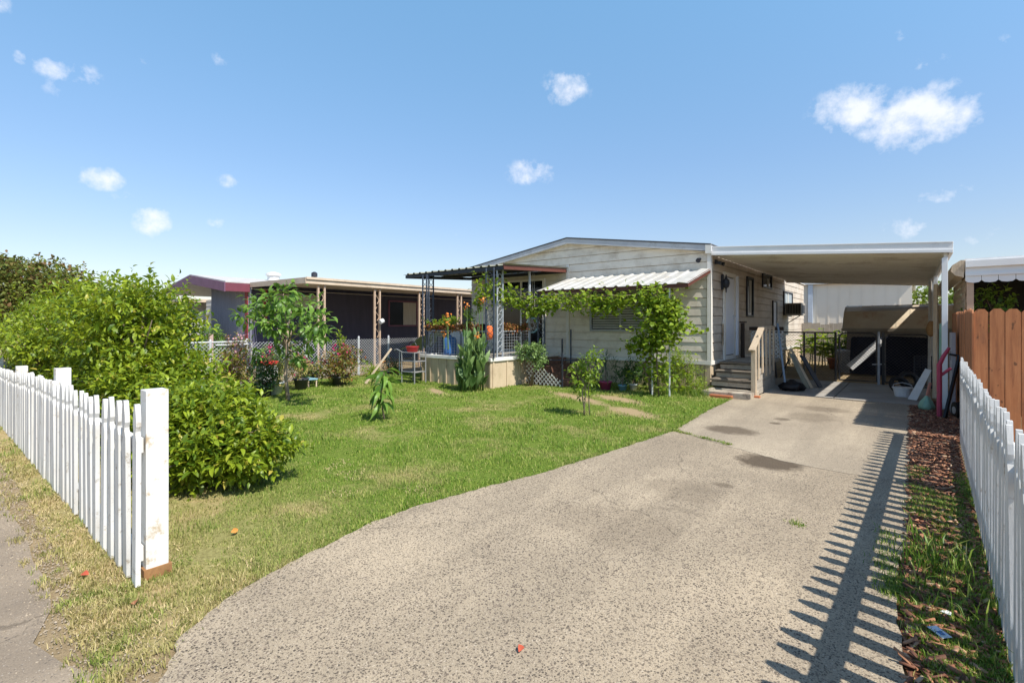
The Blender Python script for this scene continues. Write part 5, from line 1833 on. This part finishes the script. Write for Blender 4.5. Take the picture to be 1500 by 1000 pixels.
V, I = tufts('x', cent, None, .06, .22, 22, .05, .008, .9)
tag(fastmesh('weed_clump', V, 3, I, M['strip_grass']), 'tall weedy grass at the foot of the house corner pier', 'weeds')
bush('window_shrub', 'dark leafy shrub under the front window beside the vine trunk', 'shrub', (-5.0, 10.6, 0), [((-5.0, 10.6, .35), (.3, .25, .3)), ((-4.6, 10.65, .3), (.25, .2, .25))], 'shade_leaf', 170, 7, .085, .04, .14)


def pot(root, c, r, h, mat):
    MB().lathe([(r * .72, 0), (r * .98, h * .86), (r * 1.08, h * .87), (r * 1.08, h), (r * .95, h), (r * .92, h * .93)], c, 18).build('pot', M[mat], root, True)


def potted(name, label, px, py, r, h, pmat, lobes, lmat, n, per, L, W, slen, group='potted plants', flower=None):
    g = G(px, py)
    root = thing(name, label, 'potted plant', g, group)
    pot(root, g, r, h, pmat)
    nn = len(lobes)
    pick = rng.integers(0, nn, n)
    cen = np.array([(g.x + l[0], g.y + l[1], l[2]) for l in lobes])[pick]
    rd = np.array([l[3] for l in lobes])[pick][:, None]
    d = unit(rng.normal(0, 1, (n, 3)))
    P = cen + d * rd * rng.uniform(.4, 1, (n, 1))
    P[:, 2] = np.maximum(P[:, 2], h * .9)
    V, I = shoots(P, d + np.array([[0, 0, .5]]), np.full(n, slen), per, L, W, .8)
    fastmesh('foliage', V, 3, I, M[lmat], root)
    b = MB()
    for l in lobes:
        b.tube([(g.x, g.y, h * .9), (g.x + l[0], g.y + l[1], l[2])], [.015, .006], 5)
    b.build('stem', M['bark'], root)
    if flower:
        fm, fn, fs, pts = flower
        add_flowers(root, [(g.x + a, g.y + b_, c_) for a, b_, c_ in pts], fm, fn, fs, .05)
    return root


potted('potted_palm', 'spiky dark plant in a pink pot under the front window', 887, 571, .14, .2, 'pot_pink', [(0, 0, .45, .22)], 'shade_leaf', 34, 5, .22, .022, .2, 'pots under the front window')
potted('potted_fern', 'small dark fern in a pale blue pot beside the vine trunk', 912, 572, .10, .13, 'pot_blue', [(0, 0, .28, .16)], 'shade_leaf', 40, 6, .08, .03, .12, 'pots under the front window')
potted('potted_shrub', 'pale leaved plant in a white pot at the foot of the vine', 928, 571, .10, .14, 'pot_white', [(0, 0, .25, .13)], 'jade_leaf', 40, 6, .06, .03, .1, 'pots under the front window')

potted('potted_shrub', 'bushy dark grey green shrub in a black pot left of the young tree', 385, 580, .2, .22, 'pot_dark', [(0, 0, .42, .28), (-.25, .1, .38, .24), (.2, 0, .36, .2)], 'shade_leaf', 170, 6, .09, .035, .14, 'pots along the chain link fence')
potted('potted_shrub', 'yellow green shrub in a broad white pot beside the young tree', 400, 577, .22, .26, 'pot_white', [(0, 0, .5, .22), (.15, 0, .45, .2), (-.12, 0, .55, .2)], 'straw_leaf', 120, 6, .10, .03, .14, 'pots along the chain link fence')
potted('potted_shrub', 'straw coloured plant in a slate blue pot right of the young tree', 441, 570, .16, .25, 'pot_dark', [(0, 0, .5, .22), (-.2, 0, .48, .2)], 'straw_leaf', 100, 6, .12, .03, .16, 'pots along the chain link fence')
potted('flowering_shrub', 'red and yellow leaved shrub with magenta flowers beside the chain link fence', 497, 564, .2, .22, 'pot_dark', [(0, 0, .55, .35), (-.3, -.1, .45, .3), (.25, .1, .6, .3), (-.1, 0, .28, .3), (.2, 0, .3, .28)], 'bougain', 330, 6, .085, .05, .14, 'shrubs along the chain link fence', ('magenta', 9, .07, [(-.2, 0, .9), (.1, .1, .93), (.35, .1, .8), (-.35, 0, .75), (.2, -.1, .85), (-.42, -.1, .5)]))
g = G(452, 566)
tb2 = thing('garden_stool', 'small turquoise topped stool standing on the grass by the pots', 'stool', g)
MB().box(g.x - .2, g.x + .2, g.y - .13, g.y + .13, .17, .20).build('seat', M['pot_blue'], tb2, bevel=.006)
for sx in (-1, 1):
    for sy in (-1, 1):
        MB().box(g.x + sx * .17 - .014, g.x + sx * .17 + .014, g.y + sy * .1 - .014, g.y + sy * .1 + .014, 0, .169).build('leg', M['old_wood'], tb2)


def fence_bush(label, px, py, yy, rr, lm, fm=None, n=150):
    c_ = at_y(px, py, yy)
    rt = bush('flowering_bush', label, 'bush', (c_[0], yy, 0), [((c_[0], yy, c_[2]), (rr, rr * .8, rr)), ((c_[0] + .1, yy, c_[2] * .5), (rr * .8, rr * .7, max(.2, c_[2] * .5)))], lm, n, 6, .09, .04, .15, group='bushes along the chain link fence')
    if fm:
        pts = [(c_[0] + R.uniform(-rr, rr), yy + R.uniform(-.3, .1), c_[2] + R.uniform(-.2, rr)) for _ in range(10)]
        add_flowers(rt, pts, fm, 7, .06, .04)
    return rt


fence_bush('pink flowering bush behind the chain link gate at the left', 350, 515, 4.9, .42, 'bougain', 'pinkwhite', 200)
fence_bush('grey pink blossom bush below the slate wall corner', 335, 540, 4.5, .40, 'bougain', 'pinkwhite', 200)
fence_bush('green bush with red flowers just behind the young tree trunk', 395, 530, 5.6, .40, 'broad', 'magenta', 180)
fence_bush('dark green bush under the right branches of the young tree', 450, 540, 6.2, .42, 'shade_leaf', 'magenta', 200)
fence_bush('low green weeds climbing the chain link by the tan column', 545, 545, 8.3, .32, 'vine', None, 120)
fence_bush('straggly green shrub beside the metal garden rack', 575, 540, 9.2, .34, 'shade_leaf', 'orange_petal', 120)
c_ = at_y(500, 500, 7.6)
sk = bush('leafy_stalk', 'single leafy stalk rising above the chain link fence', 'plant', (c_[0], 7.6, 0), [((c_[0], 7.6, .9), (.12, .1, .4))], 'vine', 26, 7, .10, .04, .2)
sp = thing('wooden_stake', 'weathered wooden stake leaning on the chain link fence', 'stake', G(540, 563))
g = G(535, 562)
MB().bar((g.x, g.y, 0), (g.x + .05, g.y + .75, .85), .045, .035).build('stake', M['old_wood'], sp)
MB().bar((g.x, g.y + .05, .0), (g.x + .01, g.y - .0, .03), .05).build('peg', M['old_wood'], sp)
pk_ = G(338, 556)
tag(MB().box(-13.35, -13.27, 4.55, 4.63, 0, 1.25).build('pink_post', pm('pinkish_wood', (.55, .38, .32), None, 4, .7)), 'pinkish timber post standing behind the chain link gate', 'post')
co = thing('cooler_box', 'white cooler box with red lid under the slate wall corner', 'cooler', (-12.1, 5.35, 0))
MB().box(-12.25, -11.85, 5.2, 5.55, .12, .50).build('body', M['pot_white'], co, bevel=.02)
MB().box(-12.27, -11.83, 5.18, 5.57, .502, .60).build('lid', M['red'], co, bevel=.02)
MB().box(-12.22, -11.88, 5.25, 5.5, 0, .118).build('stand', M['dark_wood'], co)

# metal rack with red bag, white tarp
g = G(606, 560)
rk = thing('garden_rack', 'grey metal garden rack with bent frame left of the porch', 'rack', (g.x, g.y, 0))
b = MB()
for sx in (-.25, .25):
    for sy in (-.18, .18):
        b.tube([(g.x + sx, g.y + sy, 0), (g.x + sx, g.y + sy, .78)], .016, 6)
for z in (.28, .55, .77):
    b.tube([(g.x - .25, g.y - .18, z), (g.x + .25, g.y - .18, z), (g.x + .25, g.y + .18, z), (g.x - .25, g.y + .18, z), (g.x - .25, g.y - .18, z)], .013, 6)
b.tube([(g.x - .25, g.y - .18, .78), (g.x - .45, g.y - .18, .84), (g.x - .55, g.y - .18, .82)], .016, 6)
b.build('frame', pm('rack_metal', (.26, .26, .27), None, 10, .5), rk)
b = MB()
for z in (.28, .55, .77):
    b.box(g.x - .24, g.x + .24, g.y - .17, g.y + .17, z - .008, z + .004)
b.build('shelf', pm('rack_shelf', (.36, .34, .3), None, 9, .6), rk)
bb = thing('red_basket', 'red plastic basket with arched handle on top of the garden rack', 'basket', (g.x, g.y, .78))
MB().lathe([(.13, 0), (.17, .13), (.18, .14), (.16, .14)], (g.x - .05, g.y, .78), 16).build('body', M['red'], bb, True)
MB().tube([(g.x - .21 + .16 * (1 - math.cos(a)), g.y, .91 + .14 * math.sin(a)) for a in np.linspace(0, PI, 9)], .01, 6).build('handle', M['dark_metal'], bb)
tw = thing('white_tarp', 'white tarp draped over a low frame between rack and porch', 'tarp', (-10.6, 9.2, 0))
b = MB()
nx, ny = 12, 8
vs = []
for i in range(nx):
    for j in range(ny):
        u, w = i / (nx - 1), j / (ny - 1)
        vs.append((-11.75 + 1.15 * u, 9.0 + .9 * w, .80 + .5 * u + .04 * math.sin(9 * u + 7 * w) - .3 * abs(w - .5)))
b.add(vs, [(i * ny + j, (i + 1) * ny + j, (i + 1) * ny + j + 1, i * ny + j + 1) for i in range(nx - 1) for j in range(ny - 1)])
b.build('cloth', M['tarp_white'], tw, True)
b = MB()
for (x, y, h) in ((-11.7, 9.05, .66), (-11.7, 9.85, .66), (-10.65, 9.05, 1.10), (-10.65, 9.85, 1.10)):
    b.tube([(x, y, 0), (x, y, h)], .015, 6)
b.build('frame', M['galv'], tw)

# ------------------------------------------------------------------ purple neighbour house
nh = thing('purple_house', 'dark purple mobile home with maroon trim and long tan roofed patio on the left', 'house', (-20, 8, 0))
NX0, NX1, NY0, NY1, NR = -23.5, -17.3, 7.1, 20.0, -20.4


def nz(x):
    return 3.30 - .13 * abs(x - NR)


b = MB()
x = -20.55
while x < NX1 - .01:
    b.box(x, min(x + .19, NX1), NY0, NY0 + .05, .0, nz(x) - .13)
    b.box(x + .19, min(x + .20, NX1), NY0 + .012, NY0 + .05, .0, nz(x) - .13)
    x += .20
b.build('front_wall', M['purple_front'], nh)
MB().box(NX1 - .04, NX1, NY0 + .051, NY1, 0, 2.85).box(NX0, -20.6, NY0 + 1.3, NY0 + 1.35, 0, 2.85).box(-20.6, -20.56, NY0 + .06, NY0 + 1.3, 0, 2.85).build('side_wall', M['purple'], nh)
MB().box(NX1 - .20, NX1 + .006, NY0 - .03, NY0 - .002, 0, 2.76).build('corner_trim', M['maroon'], nh)
b = MB()
for xx in (NX1 + .001,):
    b.box(xx, xx + .02, NY0 + .45, NY0 + .62, 1.5, 2.7)
b.build('side_trim', M['maroon'], nh)
b = MB()
pr_ = [(NX0 - .1, nz(NX0 - .1)), (NR, nz(NR)), (NX1 + .12, nz(NX1 + .12))]
b.prism([(x, NY0 - .75, z) for x, z in pr_] + [(x, NY0 - .75, z - .04) for x, z in pr_[::-1]], (0, NY1 - NY0 + .9, 0))
nroof = b.build('roof', pm('pale_roof', (.55, .53, .52), None, 3, .6), nh)
b = MB()
b.prism([(x, NY0 - .78, z - .045) for x, z in pr_[:2]] + [(x, NY0 - .78, z - .34) for x, z in pr_[:2][::-1]], (0, .028, 0))
b.prism([(x, NY0 - .78, z - .045) for x, z in pr_[1:]] + [(x, NY0 - .78, z - .34) for x, z in pr_[1:][::-1]], (0, .028, 0))
b.build('gable_fascia', M['purple_trim'], nroof)
MB().box(NX1 + .10, NX1 + .125, NY0 - .75, NY0 + .0, 2.56, nz(NX1) - .06).build('eave_fascia', pm('plum_trim', (.19, .05, .075), None, 4, .55), nroof)
b = MB()
b.prism([(x, NY0 - .74, z - .20) for x, z in pr_] + [(x, NY0 - .74, z - .215) for x, z in pr_[::-1]], (0, NY1 - NY0 + .6, 0))
b.build('soffit', M['trim_white'], nroof)
MB().lathe([(.22, 0), (.22, .18), (.28, .20), (.28, .28), (.1, .34)], (-19.6, 9.0, 3.2), 12).build('roof_vent', M['far_white'], nroof)
MB().lathe([(.05, 0), (.05, .35)], (-18.3, 10.0, 3.0), 8).lathe([(.12, .35), (.12, .5), (.04, .55)], (-18.3, 10.0, 3.0), 8).build('flue', M['dark_metal'], nroof)
# window with pale curtain under the patio roof
wv = MB()
yA, yB = 12.84, 14.3
wv.box(NX1 + .003, NX1 + .05, yA - .06, yA, 1.38, 2.5).box(NX1 + .003, NX1 + .05, yB, yB + .06, 1.38, 2.5).box(NX1 + .003, NX1 + .05, yA, yB, 2.44, 2.5).box(NX1 + .003, NX1 + .05, yA, yB, 1.38, 1.44)
wn = wv.build('window', M['purple_trim'], nh)
MB().box(NX1 + .004, NX1 + .01, yA, yA + .72, 1.44, 2.44).build('pane', M['glass_dark'], wn)
MB().box(NX1 + .012, NX1 + .03, yA + .73, yB - .02, 1.45, 2.43).build('screen', M['curtain'], wn)
# second window near the front
wq = MB().box(NX1 + .003, NX1 + .04, 7.9, 9.6, 2.0, 2.6).build('window', M['dark_metal'], nh)
MB().box(NX1 + .042, NX1 + .05, 8.0, 9.5, 2.05, 2.55).build('pane', M['curtain'], wq)
# patio roof
np_ = thing('patio_roof', 'flat tan patio roof on scrolled tan posts along the purple house', 'patio roof', (-15.4, 10, 2.8))
b = MB()
b.prism([(NX1 + .13, 7.15, 2.86), (-13.5, 7.15, 2.80), (-13.5, 7.15, 2.76), (NX1 + .13, 7.15, 2.82)], (0, 11, 0))
b.build('roof_deck', M['carport_under'], np_)
b = MB()
b.box(-13.53, -13.48, 7.12, 18.2, 2.66, 2.84)
b.prism([(NX1 + .14, 7.10, 2.72), (-13.48, 7.10, 2.66), (-13.48, 7.10, 2.84), (NX1 + .14, 7.10, 2.88)], (0, .02, 0))
b.box(-13.47, -13.44, 7.11, 18.2, 2.78, 2.85)
b.build('fascia', M['tan_metal'], np_, bevel=.003)
for y in (7.64, 9.6, 11.47, 13.36, 15.3, 17.2):
    b = MB()
    for dy in (-.10, .10):
        b.box(-13.62, -13.555, y + dy - .025, y + dy + .025, 0, 2.66)
    for i in range(4):
        za = .5 + i * .55
        b.tube([(-13.59, y + .07 * math.sin(a), za + a / (2 * PI) * .45) for a in np.linspace(0, 2 * PI, 13)], .011, 5)
    b.build('post', M['tan_post'], np_)
MB().tube([(-13.42, 9.6, 1.55), (-13.42, 9.72, 1.6)], .08, 10).build('hanging_jar', M['pot_white'], np_)

# pale houses behind, left
fh = thing('pale_house', 'low pale house with tan fascia half hidden behind the citrus bush', 'house', (-27, 8, 0))
MB().box(-32, -25.2, 7.6, 12, 0, 2.45).build('wall', M['far_white'], fh)
MB().box(-32.4, -24.6, 7.2, 12.3, 2.46, 2.60).build('roof', M['tan_metal'], fh)
MB().box(-26.8, -25.8, 7.56, 7.598, 1.0, 1.9).build('window', M['glass_dark'], fh)
wh = thing('white_shed', 'white lap sided shed wall at the left end of the purple house', 'shed', (-24, 8, 0))
b = MB()
for k in range(12):
    b.prism([(-24.6, 8.3 - .015, .2 + k * .19), (-20.7, 8.3 - .015, .2 + k * .19), (-20.7, 8.3, .39 + k * .19), (-24.6, 8.3, .39 + k * .19)], (0, .03, 0))
b.build('wall', M['far_white'], wh)
MB().box(-24.8, -20.65, 8.28, 8.36, 2.49, 2.56).build('trim', M['trim_white'], wh)

# ------------------------------------------------------------------ background beyond the carport
wf = thing('wooden_fence', 'weathered grey plank fence behind the shed and banana plant', 'fence', (-1.5, 23.0, 0))
b = MB()
x = -6.5
while x < 6:
    b.box(x, x + .14, 23.0, 23.02, 0, 1.5 + R.uniform(-.05, .05))
    x += .147
b.build('boards', M['grey_wood'], wf)
MB().box(-6.5, 6, 23.03, 23.07, 1.1, 1.2).build('rail', M['grey_wood'], wf)
wr = thing('warehouse', 'large pale grey metal sided building beyond the back fence', 'building', (-2, 28, 0))
b = MB()
b.box(-9, .02, 28, 40, 0, 3.42)
x = -9
while x < 0:
    b.box(x, x + .05, 27.985, 27.999, 0, 3.4)
    x += .45
b.build('wall', M['far_grey'], wr)
b = MB()
b.prism([(-9.2, 27.8, 3.42), (.2, 27.8, 3.42), (.2, 34, 4.6), (-9.2, 34, 4.6)], (0, 0, .1))
b.prism([(-9.2, 34.02, 4.6), (.2, 34.02, 4.6), (.2, 40.2, 3.42), (-9.2, 40.2, 3.42)], (0, 0, .1))
b.build('roof', M['far_white'], wr)
MB().prism([(.021, 28, 3.42), (.021, 34, 4.59), (.021, 40, 3.42)], (.02, 0, 0)).build('gable', M['far_white'], wr)
MB().box(-3.95, -3.75, 27.86, 27.98, 0, 3.4).build('downspout', pm('blue_white', (.6, .66, .74), None, 3, .5), wr)
cloud_tree('far_tree', 'sunlit green tree beyond the warehouse seen under the carport edge', (1.0, 36, 0), [((1.2, 36, 2.6), (2.0, 1.5, 1.3)), ((3.4, 37, 2.6), (2.0, 1.5, 1.4)), ((2.2, 36, 1.6), (2.6, 1.5, 1.3))], 'far_tree', 1500, .22, .14, .2)

bp = thing('banana_plant', 'broad leaved tropical plant behind the chain link fence beside the house', 'plant', (-2.3, 20.6, 0))
P, D, LL, WW = [], [], [], []
b = MB()
for k in range(22):
    x0, y0 = -2.35 + R.uniform(-.75, .65), 20.6 + R.uniform(-.35, .35)
    h = R.uniform(.6, 1.45)
    b.tube([(x0, y0, 0), (x0 + R.gauss(0, .08), y0, h)], [.02, .01], 5)
    for j in range(11):
        a = j * 2.4
        q_ = .35 + .65 * j / 11
        P.append((x0, y0, h * q_))
        D.append((math.cos(a), math.sin(a), .35))
        LL.append(R.uniform(.34, .55))
        WW.append(R.uniform(.09, .15))
b.build('stem', M['canna'], bp)
V, I = leaves(np.array(P), np.array(D), np.array(LL), np.array(WW), droop=.35)
fastmesh('foliage', V, 3, I, M['vine'], bp)
for k, (px, py, mat, lab) in enumerate(((1222, 540, 'terracotta', 'terracotta pot behind the chain link panel'), (1237, 545, 'pot_white', 'pale plastic planter next to the terracotta pot'))):
    g = G(px, py)
    r_ = thing('garden_pot', lab, 'pot', g, 'pots behind the gates')
    MB().lathe([(.13, 0), (.19, .30), (.21, .31), (.21, .36), (.18, .36)] if k == 0 else [(.18, 0), (.2, .62), (.23, .63), (.23, .7), (.2, .7)], g, 14).build('pot', M[mat], r_, True)
    MB().lathe([(.17, .33 if k == 0 else .66), (.17, .335 if k == 0 else .665)], g, 12).build('soil', M['soil'], r_)
vp = bush('patio_vine', 'deep green foliage in the shade under the scalloped patio cover', 'plant', (1.4, 12.6, 0), [((1.12, 12.4, 1.9), (.30, .25, .26)), ((1.05, 12.3, 1.55), (.34, .25, .3))], 'broad', 70, 6, .14, .07, .2)

# ------------------------------------------------------------------ litter
def flat_leaf(label, px, py, mat, s, nm='fallen_leaf', z=.02):
    g = G(px, py)
    V, I = leaves(np.array([[g.x, g.y, z + .008]]), np.array([[R.gauss(0, 1), R.gauss(0, 1), .05]]), np.array([s]), np.array([s * .6]), droop=.1)
    return tag(fastmesh(nm, V, 3, I, M[mat]), label, 'leaf', 'fallen leaves')


M['red_leaf'] = pm('red_leaf', (.5, .10, .05), None, 20, .6)
M['brown_leaf'] = pm('brown_leaf', (.40, .16, .07), None, 20, .7)
flat_leaf('reddish fallen leaf lying on the bare driveway concrete', 765, 953, 'red_leaf', .05)
flat_leaf('brown fallen leaf in the dry grass at the fence end', 197, 893, 'brown_leaf', .07)
flat_leaf('dark red fallen leaf beside the left picket feet', 120, 846, 'red_leaf', .06)
flat_leaf('yellowish fallen leaf in the dry lawn beside the citrus bush', 338, 785, 'orange_petal', .06)
g = G(1376, 937)
cd = thing('paper_card', 'small blue and white printed card lying on the mulch', 'card', (g.x, g.y, .035))
MB().prism([(g.x - .045, g.y + .025, .034), (g.x + .01, g.y - .045, .034), (g.x + .045, g.y - .02, .04), (g.x - .01, g.y + .05, .04)], (0, 0, .002)).build('card', pm('card_white', (.62, .68, .78), None, 5, .5), cd)
MB().prism([(g.x - .012, g.y + .0, .0375), (g.x + .006, g.y - .022, .0375), (g.x + .022, g.y - .012, .04), (g.x + .004, g.y + .012, .04)], (0, 0, .0015)).build('print', M['blue'], cd)
g = G(1385, 906)
tag(MB().prism([(g.x - .02, g.y, .03), (g.x + .02, g.y - .015, .03), (g.x + .03, g.y + .015, .034), (g.x, g.y + .03, .034)], (0, 0, .003)).build('paper_scrap', M['pot_white']), 'crumpled white paper scrap in the grass beside the card', 'paper')

# ------------------------------------------------------------------ world: sky with a few clouds
EL, AZ = rad(52), rad(-9)
S = Vector((math.cos(EL) * math.cos(AZ), math.cos(EL) * math.sin(AZ), math.sin(EL)))
w = bpy.data.worlds.new('World')
scene.world = w
w.use_nodes = True
nt = w.node_tree
N, L = nt.nodes, nt.links
bg_ = N['Background']
sky = N.new('ShaderNodeTexSky')
sky.sky_type = 'NISHITA'
sky.sun_disc = False
sky.sun_elevation = EL
sky.sun_rotation = PI / 2 - AZ
sky.altitude = 20
sky.air_density = 1.0
sky.dust_density = .4
sky.ozone_density = 1.0
tc = N.new('ShaderNodeTexCoord')
sepw = N.new('ShaderNodeSeparateXYZ')
L.new(tc.outputs['Generated'], sepw.inputs[0])
az = mth(nt, 'ARCTAN2', sepw.outputs['Y'], sepw.outputs['X'])
el = mth(nt, 'ARCSINE', sepw.outputs['Z'])
wn_ = noise(nt, tc.outputs['Generated'], 17, 10, .6)
wn2 = noise(nt, tc.outputs['Generated'], 60, 6, .6)
CL = [(1245, 160, 62, 32, 1.0), (1345, 172, 100, 40, 1.0), (1335, 200, 60, 30, .6), (1445, 150, 22, 12, .5), (1385, 285, 46, 17, .65), (1330, 335, 40, 18, .7), (1440, 350, 40, 12, .45), (1358, 90, 30, 12, .55), (830, 128, 36, 22, .75), (778, 253, 38, 18, .65),
      (90, 104, 48, 17, .85), (130, 112, 22, 14, .6), (30, 84, 14, 10, .7), (78, 122, 26, 16, .4), (150, 262, 38, 17, .85), (225, 322, 34, 24, .85), (185, 295, 28, 18, .4), (316, 328, 14, 11, .6), (335, 266, 18, 9, .55), (210, 88, 14, 8, .35), (318, 88, 16, 9, .4), (675, 345, 20, 8, .35), (1480, 330, 40, 26, .4), (1320, 55, 14, 10, .4), (1475, 60, 18, 9, .4), (0, 5, 20, 14, .5)]
tot = None
for (px, py, a_, b_, am) in CL:
    d = ray(px)
    hyp = math.hypot(*d)
    az0 = math.atan2(d[1], d[0])
    e0 = math.atan2((HZ - py) / FOC, hyp)
    c2 = 1 + ((px - 750) / FOC) ** 2
    sa = a_ * .95 / FOC / c2
    sb_ = b_ / FOC / math.sqrt(c2)
    u = mth(nt, 'MULTIPLY', mth(nt, 'SUBTRACT', az, az0), 1 / sa)
    v_ = mth(nt, 'MULTIPLY', mth(nt, 'SUBTRACT', el, e0), 1 / sb_)
    r2 = mth(nt, 'ADD', mth(nt, 'MULTIPLY', u, u), mth(nt, 'MULTIPLY', v_, v_))
    f = mth(nt, 'MULTIPLY', mth(nt, 'SUBTRACT', 1.0, mth(nt, 'MULTIPLY', r2, .62), clamp=True), am)
    tot = f if tot is None else mth(nt, 'MAXIMUM', tot, f)
den = mth(nt, 'ADD', mth(nt, 'MULTIPLY_ADD', wn_, 3.2, -1.92), mth(nt, 'MULTIPLY_ADD', wn2, 1.3, -.68))
den = mth(nt, 'ADD', den, mth(nt, 'MULTIPLY', tot, 1.15))
den = mth(nt, 'MULTIPLY', den, mth(nt, 'MULTIPLY', tot, 2.2, clamp=True))
den = mth(nt, 'MULTIPLY', den, .78, clamp=True)
den = mth(nt, 'SMOOTH_MIN', den, .80, .25)
CLOUD = (6.7, 6.7, 7.0)
grade = ramp(nt, sepw.outputs['Z'], [(.0, (.80, .74, .78)), (.14, (.93, .89, .91)), (.30, (1.03, 1.13, 1.17)), (.55, (1.24, 1.60, 1.57)), (.68, (.85, .98, 1.0)), (1.0, (.55, .6, .65))])
skyc = mixc(nt, 1.0, sky.outputs['Color'], grade, 'MULTIPLY')
mixed = mixc(nt, den, skyc, CLOUD)
L.new(mixed, bg_.inputs['Color'])
bg_.inputs['Strength'].default_value = .125

sun = bpy.data.lights.new('sun', 'SUN')
sun.energy = 4.9
sun.angle = rad(.5)
sun.color = (1, .95, .86)
so = bpy.data.objects.new('sun', sun)
C.objects.link(so)
so.location = S * 30
so.rotation_euler = (-S).to_track_quat('-Z', 'Y').to_euler()

cam = bpy.data.cameras.new('camera')
cam.sensor_width = 36
cam.lens = FOC / 1500 * 36
cam.shift_y = -(500 - HZ) / 1500
cam.clip_start = .05
cam.clip_end = 2000
co_ = bpy.data.objects.new('camera', cam)
C.objects.link(co_)
co_.location = (0, 0, CH)
co_.rotation_euler = (PI / 2, 0, TH)
scene.camera = co_

scene.view_settings.view_transform = 'Standard'
scene.view_settings.look = 'None'
scene.view_settings.exposure = 0.44
scene.view_settings.gamma = 1
scene.render.engine = 'CYCLES'
scene.cycles.max_bounces = 6
scene.cycles.transparent_max_bounces = 12
